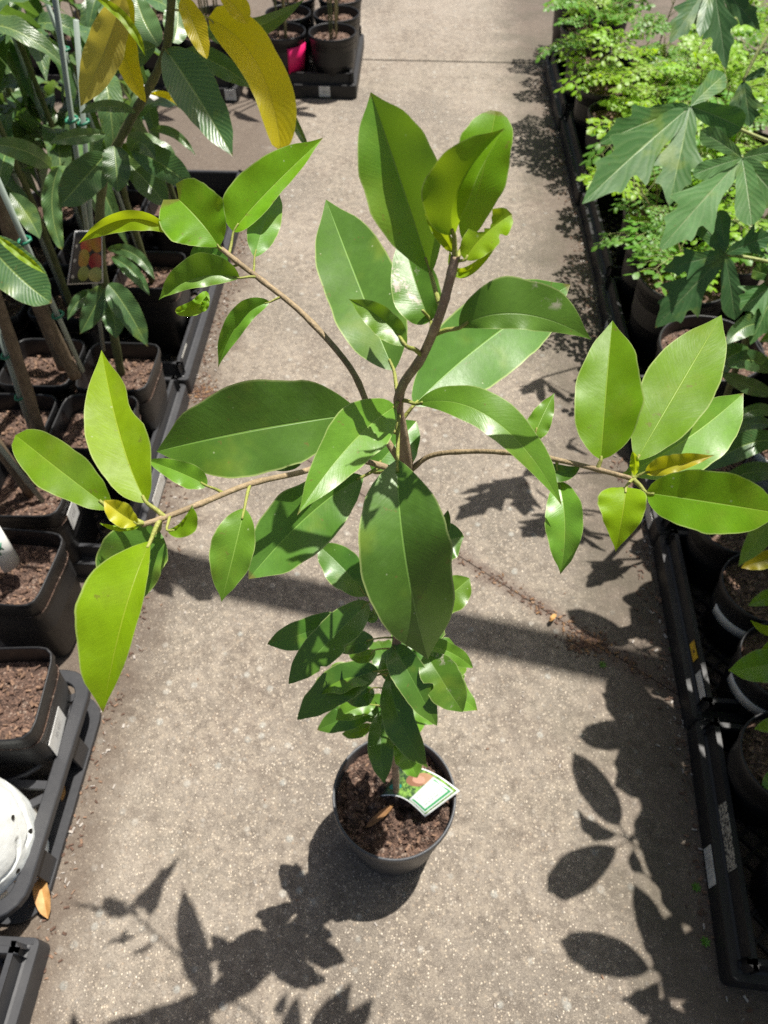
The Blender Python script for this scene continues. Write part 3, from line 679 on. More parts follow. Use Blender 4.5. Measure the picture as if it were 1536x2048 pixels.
hleaf('mature', (1160, 934, 1.046), (1110, 942, 1.040), (1050, 920, 1.036), 22, 14, 0.41, 0.41, b=0.90)
# --- upper left branch
hleaf('young', (438, 494, 1.092), (402, 444, 1.106), (357, 398, 1.116), 68, 66, 0.32, 0.49, att=(444, 503, 1.09), prad=.0012, b=0.26, pk=.60, notch=26, table=[(0, 0), (.06, .22), (.15, .42), (.3, .68), (.5, .92), (.66, 1.0), (.80, .97), (.90, .84), (.96, .64), (1, .30)])
hleaf('lime', (352, 473, 1.098), (258, 438, 1.106), (157, 487, 1.086), 22, 16, 0.68, .8, att=(432, 502, 1.09), prad=.0011, b=0.95, pk=.50)
hleaf('young', (467, 464, 1.098), (527, 392, 1.112), (647, 275, 1.130), 58, 22, .4, 1.2, att=(464, 512, 1.087), prad=.0012, b=0.86, pk=.44)
hleaf('mature_spot', (509, 514, 1.086), (528, 450, 1.094), (556, 377, 1.10), 30, 32, 0.41, 0.41, att=(506, 546, 1.083), prad=.001, b=0.82, pk=.5)
hleaf('mid', (480, 556, 1.084), (395, 556, 1.088), (317, 600, 1.078), 18, 42, 0.68, 0.49, att=(512, 560, 1.082), prad=.0011, b=1.05, pk=.42)
hleaf('mature', (454, 534, 1.078), (420, 505, 1.078), (378, 518, 1.074), 14, 22, 0.41, 0.41, att=(478, 530, 1.085), prad=.001, b=0.75)
hleaf('young', (412, 582, 1.070), (392, 612, 1.066), (350, 622, 1.062), 16, 14, .8, 0.27, b=0.45)
hleaf('young', (398, 622, 1.066), (410, 612, 1.070), (413, 592, 1.074), 9, 7, .6, .6, b=0.70)
hleaf('mid', (540, 604, 1.072), (478, 646, 1.062), (436, 736, 1.030), 17, 26, .7, 0.61, att=(548, 598, 1.075), prad=.001, b=1.00, pk=.44, wave=4)
# --- leaves low on the trunk
def zt(py): return interp([(880, 1.025), (1000, .95), (1073, .90), (1192, .80), (1300, .695), (1368, .60), (1494, .40), (1600, .2)], py)
def low(mat, base, mid, tip, wl, wr, dz=-.02, zb=0.0, att=True, **kw):
    z = zt(base[1])+zb
    kw.setdefault('b', .66); kw.setdefault('rl', .25); kw.setdefault('rr', .25); kw.setdefault('wave', 2.5)
    hleaf(mat, (*base, z), (*mid, z+dz*.3+.006), (*tip, z+dz), wl, wr, att=((772 if base[0] < 772 else 772), base[1]+10, zt(base[1]+10)) if att else None, prad=.0011, **kw)
low('lower', (733, 1192), (690, 1140), (634, 1088), 36, 36, .02)
low('lower', (738, 1204), (664, 1276), (577, 1368), 36, 40, -.03, bites=(('l', .42, .5, .2), ('l', .7, .76, .25)))
low('lower', (690, 1232), (620, 1262), (534, 1288), 30, 30, -.02, zb=-.03, att=False)
low('lower', (748, 1278), (712, 1288), (670, 1300), 18, 26, -.03)
low('mid', (750, 1300), (725, 1312), (696, 1302), 15, 15, -.02)
low('lower', (757, 1342), (682, 1370), (594, 1440), 36, 38, -.03)
low('lower', (758, 1345), (725, 1335), (694, 1342), 16, 14, -.01, zb=-.01)
low('lower', (752, 1412), (700, 1432), (634, 1460), 26, 28, -.02, zb=-.02)
low('mid', (752, 1410), (714, 1416), (672, 1440), 20, 26, .0)
low('lower', (745, 1376), (724, 1390), (690, 1400), 22, 20, -.02)
low('mid', (742, 1448), (715, 1462), (684, 1468), 14, 12, -.01)
low('lower', (766, 1418), (762, 1490), (769, 1568), 26, 27, -.02, b=0.80)
low('lower', (780, 1345), (800, 1440), (856, 1536), 30, 34, -.06, b=0.90)
low('lower', (785, 1290), (820, 1350), (874, 1452), 34, 36, -.05)
low('mature_spot', (852, 1306), (884, 1360), (926, 1424), 40, 40, -.04, zb=.015, att=False, bites=(('r', .42, .56, .55),))
low('lower', (828, 1140), (880, 1090), (928, 1074), 44, 40, .01)
low('lower', (850, 1110), (880, 1070), (896, 1020), 14, 14, .03, att=False)
low('mid', (850, 1225), (900, 1190), (939, 1156), 34, 34, .02)
low('mid', (830, 1290), (890, 1300), (946, 1336), 20, 22, -.02)
low('mid', (785, 1395), (825, 1415), (870, 1448), 30, 26, -.01)
low('mid', (790, 1482), (815, 1515), (834, 1556), 24, 24, -.02, zb=.0)
low('mid', (778, 1488), (800, 1500), (822, 1520), 20, 16, .0)
low('lower', (748, 1215), (742, 1235), (715, 1195), 10, 10, -.01)

rl_ = random.Random(23)
for k_ in range(15):
    zz = rl_.uniform(.30, .64); az = rl_.choice((rl_.uniform(-.9, .9), rl_.uniform(.9, 2.0), rl_.uniform(-2.0, -.9), rl_.uniform(-1.2, 1.2))); L = rl_.uniform(.060, .092)
    d = V((math.sin(az), math.cos(az), rl_.uniform(-.25, .25))).normalized(); B = V((-.004, .402, zz)) + d*.022; wd = L*rl_.uniform(.22, .28); mb = MB()
    blade(mb, B, B+d*L*.5+V((0, 0, .008)), B+d*L-V((0, 0, .012)), wd, wd, .25, .25, .5, .85, up=UZ, nt=20, nu=4, wave=.003, seed=k_+60)
    o = mb.build('leaf', M[rl_.choice(('lower', 'lower', 'mid'))], hero); mb = MB(); tube(mb, [B-d*.022, B-d*.008+V((0, 0, .002)), B+d*.006], .0011, 6); mb.build('petiole', M['petiole'], o)

# picture tag stuck in the pot
tg = MB(); vs_, fs, uv = [], [], []; nU, nV = 16, 6
c00, c10, c11, c01 = (762, 1592), (850, 1634), (920, 1582), (800, 1528)
for i in range(nU+1):
    u = i/nU
    for j in range(nV+1):
        v_ = j/nV
        x = (1-u)*((1-v_)*c00[0]+v_*c01[0]) + u*((1-v_)*c10[0]+v_*c11[0]); y = (1-u)*((1-v_)*c00[1]+v_*c01[1]) + u*((1-v_)*c10[1]+v_*c11[1])
        y -= 16*math.sin(math.pi*u)*(1-.2*v_)
        z = .182 + .040*math.sin(u*1.9) - .018*u + .004*v_
        vs_.append(PZ(x, y, z)); uv.append((u, v_))
for i in range(nU):
    for j in range(nV): k = i*(nV+1)+j; fs.append((k, k+nV+1, k+nV+2, k+1))
tg.add(vs_, fs, 0, uv); tag_o = tg.build('plant_tag', M['sapo'])
sol = tag_o.modifiers.new('thick', 'SOLIDIFY'); sol.thickness = .0006
tag_o['label'] = 'curved white and green tag with a photo of brown fruit, stuck in the pot'; tag_o['category'] = 'plant tag'

ORD = ['first', 'second', 'third', 'fourth', 'fifth', 'sixth', 'seventh', 'eighth', 'ninth', 'tenth', 'eleventh', 'twelfth']
def inframe(p, mx=80):
    v_ = V(p)-CAM; d = v_.dot(FW); return d > .1 and -mx < 768+FPX*v_.dot(RT)/d < 1536+mx and -mx < 1024-FPX*v_.dot(UP)/d < 2048+mx
# ================================================================== LEFT BED: MANGO SAPLINGS
GM = 'mango saplings in square pots on the left'
def mleaf_mesh(seed, mat, droop):
    rs = random.Random(seed); mb = MB()
    blade(mb, V((0, 0, 0)), V((0, .5, .06+droop*.1)), V((rs.uniform(-.05, .05), .93, -droop*.35)), .125, .125, .28, .28, .46, .85, up=UZ, nt=18, nu=3, wave=.02, wf=4, seed=seed)
    tube(mb, [(0, -.10, -.02), (0, 0, 0), (0, .06, .01)], .010, 5); return mb.mesh('leaf', M[mat])
ML = [mleaf_mesh(i, m_, d) for i, (m_, d) in enumerate((('mango', .6), ('mango', 1.1), ('mango_pale', .8), ('mango', .9), ('mango_pale', 1.3)))]
def whorl(root, c, count, length, rs, tilt=(-.5, .35), azs=None):
    for k in range(count):
        az = rs.uniform(0, 6.283) if azs is None else rs.uniform(*azs)
        ti = rs.uniform(*tilt); L = length*rs.uniform(.7, 1.1)
        Mx = Matrix.Translation(c + V((0, 0, rs.uniform(-.03, .03)))) @ Matrix.Rotation(az, 4, 'Z') @ Matrix.Translation((0, .018, 0)) @ Matrix.Rotation(ti, 4, 'X') @ Matrix.Rotation(rs.uniform(-.5, .5), 4, 'Y') @ Matrix.Diagonal((L, L, L, 1))
        link_mesh('leaf', rs.choice(ML), root, Mx)
def yleaf(root, mat, pts, wl, wr, rl=.35, rr=.35, b=.8, pk=.46, att=None, name='leaf', wave=2.5, wf=4, **kw):
    P3 = [PY(*p) for p in pts]; mb = MB(); CNT[0] += 1
    blade(mb, P3[0], P3[1], P3[2], wl, wr, rl, rr, pk, b, wave=wave, wf=wf, seed=CNT[0], nt=26, nu=5, **kw)
    o = mb.build(name, M[mat], root)
    if att is not None:
        A = PY(*att); m2 = MB(); tb = (P3[1]-P3[0])*.12
        tube(m2, smooth_path([A, (A+P3[0])/2+V((0, 0, .004)), P3[0], P3[0]+tb], 3), .0016, 6); m2.build('petiole', M['petiole'], o)
    return o
def mango(label, x, y, trunks, stakes=(), rz=0.0, whorls=(), seed=1, pot='square', tr_r=.010):
    root = thing('mango_sapling', label, 'mango sapling', (x, y, .011), GM); rs = random.Random(seed)
    p = put_pot(root, pot, (x, y, .011), rz)
    for pts, r0, r1, mat in trunks:
        mb = MB(); q = smooth_path([V(a_) for a_ in pts], 5); nn = len(q)
        tube(mb, q, [r0+(r1-r0)*i/(nn-1)+.0007*math.sin(i*2.3) for i in range(nn)], 10); mb.build('trunk', M[mat], root)
    for A, B in stakes:
        mb = MB(); tube(mb, [A, B], .0052, 8); s_ = mb.build('stake', M['stake'], root)
        for f in (.35, .72):
            q = V(A)+(V(B)-V(A))*f; m2 = MB()
            tube(m2, [q+V((.011*math.cos(a_*.785), .011*math.sin(a_*.785), .002*math.sin(a_))) for a_ in range(9)], .0028, 5, cap=False); m2.build('tie', M['tie'], s_)
    for (c, cnt, L, ti) in whorls: whorl(root, V(c), cnt, L, rs, ti)
    return root, p
sq = .211
# pots nearest the camera
r1, p1 = mango('mango sapling in the front square pot with a barcode sticker, beside the white bag', -.690, .525, [((( -.76, .52, .20)), (-.765, .53, .5), (-.80, .54, .9), (-.82, .56, 1.2))] and [([(-.76, .52, .20), (-.775, .53, .5), (-.86, .54, .9), (-.95, .56, 1.15)], .012, .009, 'trunk_grey')], rz=.08, whorls=(((-.98, .56, 1.15), 7, .22, (-.5, .3)),), seed=1)
sticker(p1, (-.6100, .505, .135), (-.0029, .0359, .000), (.0017, 0, .026), M['sticker'], 'barcode_sticker')
r2, p2 = mango('mango sapling in the square pot behind the front one, holding the white rolled card', -.758, .785, [([(-.80, .78, .20), (-.83, .78, .5), (-.95, .78, .9), (-1.0, .8, 1.15)], .013, .009, 'trunk_grey')], rz=-.06, whorls=(((-1.05, .8, 1.15), 8, .22, (-.5, .3)),), seed=2)
r3, p3 = mango('mango sapling in the square pot with a small white sticker', -.790, .990, [([(-.80, 1.0, .20), (-.83, 1.0, .5), (-.90, 1.02, .9), (-.98, 1.05, 1.2)], .013, .009, 'trunk_grey')], stakes=((V((-.772, .985, .19)), V((-.93, 1.0, 1.1))),), rz=.03, whorls=(((-1.0, 1.05, 1.2), 8, .22, (-.5, .3)),), seed=3)
sticker(p3, (-.7058, .965, .180), (-.0007, .024, .000), (.0017, 0, .026), M['sticker'], 'barcode_sticker')
r4, p4 = mango('mango sapling with a thick brown trunk, behind the upright lime leaf at left', -.705, 1.180,
    [([PY(150, 752, 1.22), PY(95, 640, 1.20), PY(30, 480, 1.18), PY(-30, 330, 1.16)], .0135, .010, 'trunk_grey')],
    stakes=((PY(165, 742, 1.23), PY(-14, 340, 1.12)),), whorls=(((-.86, 1.2, 1.0), 6, .22, (-.4, .3)),), seed=4)
r4b, _ = mango('mango sapling with a leaning brown trunk at the left edge', -.892, 1.175, [([PY(85, 880, 1.14), PY(35, 720, 1.13), PY(-20, 560, 1.12)], .013, .011, 'trunk_grey')], stakes=((PY(62, 862, 1.17), PY(-10, 640, 1.14)),), seed=5)
r5b, _ = mango('mango sapling with a tan trunk behind the leaning one, deep in the left bed', -.885, 1.375, [([PY(128, 735, 1.38), PY(80, 620, 1.38), PY(30, 500, 1.36), PY(-30, 330, 1.33)], .016, .012, 'trunk_grey')], whorls=(((-1.0, 1.4, .95), 9, .24, (-.5, .3)),), seed=6)
r5, p5 = mango('mango sapling with long golden new leaves hanging over the path', -.697, 1.368,
    [([PY(243, 752, 1.39), PY(226, 660, 1.385), PY(205, 540, 1.37), PY(200, 420, 1.35), PY(214, 335, 1.33), PY(250, 260, 1.31), PY(298, 175, 1.29), PY(333, 95, 1.27), PY(345, -40, 1.25)], .0105, .0062, 'stem_green')],
    stakes=((PY(207, 700, 1.42), PY(105, -40, 1.36)), (PY(196, 640, 1.44), PY(152, 40, 1.50))), seed=7)
ya = 1.26
yleaf(r5, 'mango_gold', ((416, 36, ya), (515, 130, 1.20), (562, 304, 1.12)), 50, 36, .45, .30, b=.42, pk=.50, att=(345, 20, 1.255))
yleaf(r5, 'mango_olive', ((246, -10, 1.22), (212, 95, 1.20), (161, 213, 1.16)), 34, 36, .3, .4, b=.72, pk=.48)
yleaf(r5, 'mango_gold', ((262, -5, 1.25), (246, 90, 1.23), (292, 205, 1.20)), 26, 24, .3, .3, b=.6)
yleaf(r5, 'lime', ((187, -8, 1.16), (252, 42, 1.13), (290, 112, 1.11)), 10, 9, .6, .6)
yleaf(r5, 'mango_gold', ((366, -6, 1.24), (388, 50, 1.21), (414, 118, 1.17)), 24, 20, .5, .2, b=.6)
yleaf(r5, 'mango_gold', ((440, -15, 1.24), (470, 12, 1.22), (495, 48, 1.20)), 26, 18, .4, .3, b=.6)
yleaf(r5, 'mango', ((330, 97, 1.265), (396, 195, 1.20), (466, 314, 1.12)), 50, 42, .30, .36, b=.80, pk=.42, att=(335, 88, 1.27))
yleaf(r5, 'mango', ((312, 92, 1.28), (250, 118, 1.27), (196, 138, 1.25)), 22, 26, .3, .3)
yleaf(r5, 'mango_pale', ((318, 92, 1.29), (288, 40, 1.33), (272, -10, 1.36)), 30, 26, .2, .2, b=.55)
yleaf(r5, 'mango_pale', ((346, 86, 1.30), (356, 40, 1.34), (352, -10, 1.37)), 28, 22, .2, .2, b=.55)
yleaf(r5, 'mango_pale', ((412, 58, 1.30), (500, 58, 1.28), (612, -4, 1.26)), 20, 24, .4, .2, b=.95, pk=.34)
yleaf(r5, 'mango', ((366, 105, 1.29), (436, 128, 1.27), (506, 178, 1.24)), 22, 22, .3, .3)
yleaf(r5, 'mango', ((566, 205, 1.20), (592, 250, 1.17), (619, 304, 1.14)), 8, 9, .5, .5)
yleaf(r5, 'mango', ((262, 300, 1.30), (322, 328, 1.26), (388, 378, 1.22)), 30, 26, .3, .3, b=.6)
yleaf(r5, 'mango', ((248, 318, 1.31), (296, 366, 1.28), (338, 416, 1.24)), 26, 26, .2, .4, b=.7)
yleaf(r5, 'mango', ((212, 308, 1.30), (166, 360, 1.26), (120, 412, 1.22)), 34, 34, .25, .3, b=.62)
yleaf(r5, 'mango', ((228, 292, 1.31), (232, 330, 1.28), (236, 384, 1.25)), 28, 27, .3, .3, b=.6)
yleaf(r5, 'mango_pale', ((212, 268, 1.30), (155, 272, 1.28), (98, 286, 1.25)), 15, 14, .3, .3)
yleaf(r5, 'mango_pale', ((272, 226, 1.28), (215, 212, 1.26), (160, 228, 1.24)), 10, 12, .4, .3)
yleaf(r5, 'mango_pale', ((262, 305, 1.30), (280, 285, 1.27), (312, 320, 1.24)), 20, 22, .3, .3)
yleaf(r5, 'mango_pale', ((300, 262, 1.32), (346, 266, 1.30), (392, 312, 1.27)), 9, 9, .3, .3)
yleaf(r5, 'mango_gold', ((300, 188, 1.30), (345, 196, 1.28), (378, 232, 1.26)), 7, 7, .4, .4)
for bse, md, tp_, wd in (((214, 500), (268, 508), (310, 560), 13), ((222, 515), (262, 540), (300, 592), 14), ((216, 568), (252, 615), (296, 694), 26), ((208, 570), (190, 612), (160, 668), 22), ((212, 590), (226, 630), (232, 678), 24), ((196, 585), (160, 600), (135, 640), 12)):
    yleaf(r5, 'mango', ((*bse, 1.37), (*md, 1.34), (*tp_, 1.30)), wd, wd, .3, .3, b=.8)
yleaf(r4, 'mango', ((-40, 470, 1.02), (36, 552, 1.00), (104, 606, .97)), 50, 44, .2, .3, b=.72)
yleaf(r4, 'lime', ((-10, 470, .99), (40, 508, .98), (92, 548, .97)), 8, 9, .6, .6)
yleaf(r4b, 'mango_pale', ((102, 336, 1.30), (50, 302, 1.26), (-30, 288, 1.22)), 22, 20, .3, .3, b=.7, name='leaf')
yleaf(r5b, 'mango_pale', ((118, 334, 1.42), (104, 410, 1.38), (124, 500, 1.33)), 18, 18, .4, .2, b=.5, wave=5)
yleaf(r5b, 'mango', ((20, 385, 1.40), (55, 430, 1.36), (80, 478, 1.30)), 20, 20, .3, .3)
r6, p6 = mango('mango sapling in the square pot behind the diamond lattice', -.715, 1.765, [([(-.72, 1.77, .2), (-.72, 1.75, .45), (-.70, 1.74, .62), (-.69, 1.74, .74)], .0085, .006, 'stem_green')], stakes=((V((-.735, 1.79, .2)), V((-.80, 1.80, 1.0))),), whorls=(((-.71, 1.75, .60), 7, .25, (-.6, .2)), ((-.69, 1.74, .75), 7, .24, (-.6, .2))), seed=17)
r7, p7 = mango('mango sapling in the tall square pot at the far corner of the left bed', -.715, 2.12, [([(-.72, 2.12, .2), (-.73, 2.1, .5), (-.72, 2.08, .8)], .009, .006, 'stem_green')], stakes=((V((-.74, 2.14, .2)), V((-.79, 2.15, 1.0))),), whorls=(((-.73, 2.1, .62), 7, .22, (-.5, .2)), ((-.73, 2.08, .80), 6, .22, (-.5, .3))), seed=18)
k = 0
for c_, (x, ys) in enumerate(((-.90, (1.63, 1.86, 2.09)), (-1.09, (1.40, 1.62, 1.85, 2.08)), (-1.28, (1.85, 2.10)))):
    for r_, y in enumerate(ys):
        k += 1; h = .72+.13*((k*7) % 4)/3
        mango('leafy mango sapling, %s from the path in the %s row of the deep left bed' % (ORD[c_+1], ORD[r_]), x, y, [([(x, y, .2), (x+.01, y-.01, .5), (x, y-.02, h)], .009, .006, 'stem_green')],
              stakes=((V((x-.02, y+.02, .2)), V((x-.03, y+.02, 1.08))),), whorls=(((x, y-.01, h*.72), 8, .23, (-.6, .2)), ((x, y-.02, h), 11, .24, (-.6, .3))), seed=30+k)

# picture card tied to the sapling
mt = MB(); vs_, fs, uv = [], [], []
cs = ((134, 570), (206, 566), (204, 462), (150, 462))
for i in range(11):
    u = i/10
    for j in range(6):
        v_ = j/5; x = (1-v_)*((1-u)*cs[0][0]+u*cs[1][0]) + v_*((1-u)*cs[3][0]+u*cs[2][0]); y = (1-v_)*((1-u)*cs[0][1]+u*cs[1][1]) + v_*((1-u)*cs[3][1]+u*cs[2][1])
        vs_.append(PY(x, y, 1.30+.015*math.sin(u*2.6))); uv.append((u, v_))
for i in range(10):
    for j in range(5): q = i*6+j; fs.append((q, q+6, q+7, q+1))
mt.add(vs_, fs, 0, uv); o = mt.build('plant_tag', M['mangocard']); sm = o.modifiers.new('thick', 'SOLIDIFY'); sm.thickness = .0008
o['label'] = 'dark hanging tag showing red, yellow and green mangoes, on a sapling at left'; o['category'] = 'plant tag'
mt = MB(); pts = [PY(203, 462, 1.325), PY(196, 450, 1.335), PY(206, 440, 1.352)]; tube(mt, pts, .002, 5); mt.build('tie', M['tie'], o)
# curved card among the golden leaves
mt = MB(); vs_, fs, uv = [], [], []
for i in range(13):
    u = i/12; A = PY(236+10*u+62*u*u, 115+88*u-2*u*u, 1.30); B = PY(262+10*u+46*u*u, 118+78*u, 1.335)
    for j in range(3): vs_.append(A.lerp(B, j/2)); uv.append((.2+.6*u, .3+.5*j/2))
for i in range(12):
    for j in range(2): q = i*3+j; fs.append((q, q+3, q+4, q+1))
mt.add(vs_, fs, 0, uv); o = mt.build('plant_tag', M['whitecard']); sm = o.modifiers.new('thick', 'SOLIDIFY'); sm.thickness = .0010
o['label'] = 'white curled tag behind the green stem under the golden leaves'; o['category'] = 'plant tag'
# rolled white card at the left edge
mt = MB(); vs_, fs, uv = [], [], []
cx = PZ(-12, 1098, .30); rr_ = .030
for i in range(25):
    a_ = R(-70+260*i/24)
    for j in range(2): vs_.append(cx + V((rr_*math.cos(a_)*(1+.12*j), rr_*math.sin(a_)*.85, -.045+.105*j))); uv.append((i/24, j))
for i in range(24): fs.append((2*i, 2*i+2, 2*i+3, 2*i+1))
mt.add(vs_, fs, 0, uv); o = mt.build('rolled_card', M['whitecard']); sm = o.modifiers.new('thick', 'SOLIDIFY'); sm.thickness = .0012
o['label'] = 'white rolled card with green marks standing in a square pot at the left edge'; o['category'] = 'plant tag'
def on_card(a_, z): return cx + V((rr_*1.06*math.cos(a_), rr_*.9*math.sin(a_), z))
for pts in (((-.35, .035), (-.62, .020)), ((-.60, .038), (-.45, .016)), ((-.75, .030), (-.58, .030)), ((-.75, .030), (-.75, .008))):
    mb = MB(); tube(mb, [on_card(a_, z_) for a_, z_ in pts], .0016, 5); mb.build('green_mark', M['green_ink'], o)

# white grow bag in the ring tray
bgx, bgy = -.708, .315
bag = thing('grow_bag', 'white plastic grow bag with dark drain holes in the grey ring tray', 'grow bag', (bgx, bgy, .004))
mb = MB(); n, rings = 150, 110; vs_, fs = [], []
for i in range(rings+1):
    t = i/rings; z = .004+.27*t
    for k_ in range(n):
        a_ = 2*math.pi*k_/n
        base = .094+.012*math.sin(math.pi*min(1, t*1.1))-.004*t
        fold = noise.fractal(V((math.cos(a_)*2.6+t*.8, math.sin(a_)*2.6-t*.6, t*2.4)), 1, 2, 4)*.004 - .0075*max(0, 1-4.5*abs(math.sin(t*9+1.9*math.sin(a_*1.4+.6)+1.1*math.sin(a_*3+t*4))))
        r_ = base+fold*(.5+.6*t); vs_.append((bgx+r_*math.cos(a_), bgy+r_*math.sin(a_), z+(0.02*noise.noise(V((math.cos(a_)*2, math.sin(a_)*2, 5))) if t > .9 else 0)))
for i in range(rings):
    for k_ in range(n): k2 = (k_+1) % n; fs.append((i*n+k_, i*n+k2, (i+1)*n+k2, (i+1)*n+k_))
mb.add(vs_, fs); bo = mb.build('bag_wall', M['bag'], bag); sm = bo.modifiers.new('thick', 'SOLIDIFY'); sm.thickness = .0006
mb = MB(); soil_mesh(mb, .082, .225, 2, 36, 8, 9); so = link_mesh('soil', mb.mesh('soil', M['soil']), bag, Matrix.Translation((bgx, bgy, 0)))
for (px, py) in ((26, 1635), (62, 1662), (36, 1742)):
    d = ray(px, py); best = None; s_ = .6
    while s_ < 2.4:
        p = CAM+d*s_; q = V((p.x-bgx, p.y-bgy)); a_ = math.atan2(q.y, q.x); t = (p.z-.004)/.27
        if 0 < t < 1:
            base = .094+.012*math.sin(math.pi*min(1, t*1.1))-.004*t
            fold = noise.fractal(V((math.cos(a_)*2.6+t*.8, math.sin(a_)*2.6-t*.6, t*2.4)), 1, 2, 4)*.004 - .0075*max(0, 1-4.5*abs(math.sin(t*9+1.9*math.sin(a_*1.4+.6)+1.1*math.sin(a_*3+t*4))))
            if q.length < base+fold*(.5+.6*t)+.0012: best = (p, a_); break
        s_ += .001
    if best:
        p, a_ = best; mb = MB(); nrm = V((math.cos(a_), math.sin(a_), .1)).normalized(); t1 = nrm.orthogonal().normalized(); t2 = nrm.cross(t1)
        vs_ = [p+(t1*math.cos(k_*.524)+t2*math.sin(k_*.524))*.0042 for k_ in range(12)]; mb.add([q+nrm*.0008 for q in vs_]+[q-nrm*.003 for q in vs_], [tuple(range(12))]+[(k_, (k_+1) % 12, 12+(k_+1) % 12, 12+k_) for k_ in range(12)]); mb.build('drain_hole', M['hole'], bo)

# ================================================================== TOP: ROUND POTS
GTP = 'round pots in the trays at the top'
def slim(label, x, y, key='round_mid', h=.7, n=3, seed=1, leaves=4, azs=None):
    root = thing('potted_seedling', label, 'potted plant', (x, y, .011), GTP); rs = random.Random(seed)
    p = put_pot(root, key, (x, y, .011), rs.random())
    for i in range(n):
        dx, dy = rs.uniform(-.02, .02), rs.uniform(-.02, .02); mb = MB()
        tube(mb, smooth_path([(x+dx, y+dy, .17), (x+dx*1.4, y+dy, .17+h*.5), (x+dx*2, y+dy*2, .17+h)], 4), .0045-.0006*i, 8); mb.build('stem', M['stem_tan' if i == 0 else 'stem_green'], root)
    if leaves: whorl(root, V((x, y, .17+h*.9)), leaves, .16, rs, (-.4, .3))
    return root, p
slim('round pot at the path end of the top tray, nearest of its column', -.365, 3.525, seed=1)
rk, pk_ = slim('round pot with a strip of pink tape at the front of the top tray', -.578, 3.525, seed=2)
mb = MB(); pc = V((-.578, 3.525)); vs_, fs = [], []
for i in range(9):
    a_ = R(-72+62*i/8)
    for z_ in (.090, .190): vs_.append((pc.x+(.0835+.022*(z_/.215)-.0045)*math.cos(a_), pc.y+(.0835+.022*(z_/.215)-.0045)*math.sin(a_), z_))
for i in range(8): fs.append((2*i, 2*i+2, 2*i+3, 2*i+1))
mb.add(vs_, fs); o = mb.build('pink_tape', M['pink'], pk_); sm = o.modifiers.new('thick', 'SOLIDIFY'); sm.thickness = .002; sm.offset = 1
slim('second round pot of the column at the path end of the top tray', -.365, 3.735, seed=3)
slim('third round pot of the column at the path end of the top tray', -.365, 3.945, seed=4)
for x, y, lab in ((-.578, 3.735, 'second round pot behind the one with pink tape'), (-.578, 3.945, 'third round pot behind the one with pink tape'), (-.90, 3.49, 'front round pot just left of the yellow mango leaf'), (-1.11, 3.49, 'front round pot at the left end of the middle top tray'), (-.90, 3.71, 'round pot behind the front one left of the yellow mango leaf'),
                  (-1.11, 3.71, 'back round pot at the left end of the middle top tray'), (-1.42, 3.48, 'front round pot at the right end of the top left tray'), (-1.63, 3.48, 'front round pot at the left end of the top left tray'), (-1.42, 3.70, 'back round pot in the top left tray')):
    slim(lab, x, y, seed=int(-x*100+y*10), leaves=5)

# ================================================================== RIGHT BED
GF = 'feathery green seedlings on the right'
def frond_mesh(seed, length=.20, pairs=6):
    rs = random.Random(seed); r_ = MB(); l_ = MB()
    mid = V((0, length*.5, length*.10)); tip = V((0, length, -length*.06))
    tube(r_, [quad(V((0, 0, 0)), mid, tip, i/8)[0] for i in range(9)], [.0013-.0008*i/8 for i in range(9)], 5)
    def leaflet(p, d, L, up):
        n = up.cross(d).normalized(); w_ = L*.33
        dn = V((0, 0, -1))*L*.22*rs.random()
        pts = [p, p+d*L*.3+n*w_*.8, p+d*L*.7+n*w_+dn*.6, p+d*L+dn, p+d*L*.7-n*w_+dn*.6, p+d*L*.3-n*w_*.8, p+d*L*.5+up*L*.06]
        l_.add(pts, [(6, 0, 5), (6, 5, 4), (6, 4, 3), (6, 3, 2), (6, 2, 1), (6, 1, 0)], 0, [(.5, 0), (.1, .3), (.05, .7), (.5, 1), (.95, .7), (.9, .3), (.5, .5)])
    for i in range(pairs):
        t = .28+.68*i/(pairs-1); p, T = quad(V((0, 0, 0)), mid, tip, t); T.normalize()
        for sgn in (-1, 1):
            ang = sgn*rs.uniform(.8, 1.15); d = (Matrix.Rotation(-ang, 3, 'Z') @ T).normalized(); PL = length*.36*(1.1-.75*t)+.012
            tube(r_, [p, p+d*PL*.5+V((0, 0, .003)), p+d*PL-V((0, 0, PL*.12))], .0006, 4, cap=False)
            nl = max(2, int(PL/.019))
            for q in range(nl):
                f = (q+.6)/nl; pp = p+d*PL*f - V((0, 0, PL*.12*f*f))
                for s2 in (-1, 1):
                    dd = (Matrix.Rotation(s2*rs.uniform(.8, 1.3), 3, 'Z') @ d); dd.z += rs.uniform(-.25, .05); dd.normalize()
                    leaflet(pp, dd, rs.uniform(.019, .028), V((rs.uniform(-.3, .3), rs.uniform(-.3, .3), 1)).normalized())
            leaflet(p+d*PL-V((0, 0, PL*.12)), d, .026, UZ)
    leaflet(tip, V((0, 1, -.3)).normalized(), .03, UZ)
    return r_.mesh('frond', M['papstalk']), [l_.mesh('leaflets', M['feather']), l_.mesh('leaflets', M['feather_deep'])]
FR = [frond_mesh(i, .17+.03*(i % 3), 5+i % 2) for i in range(5)]
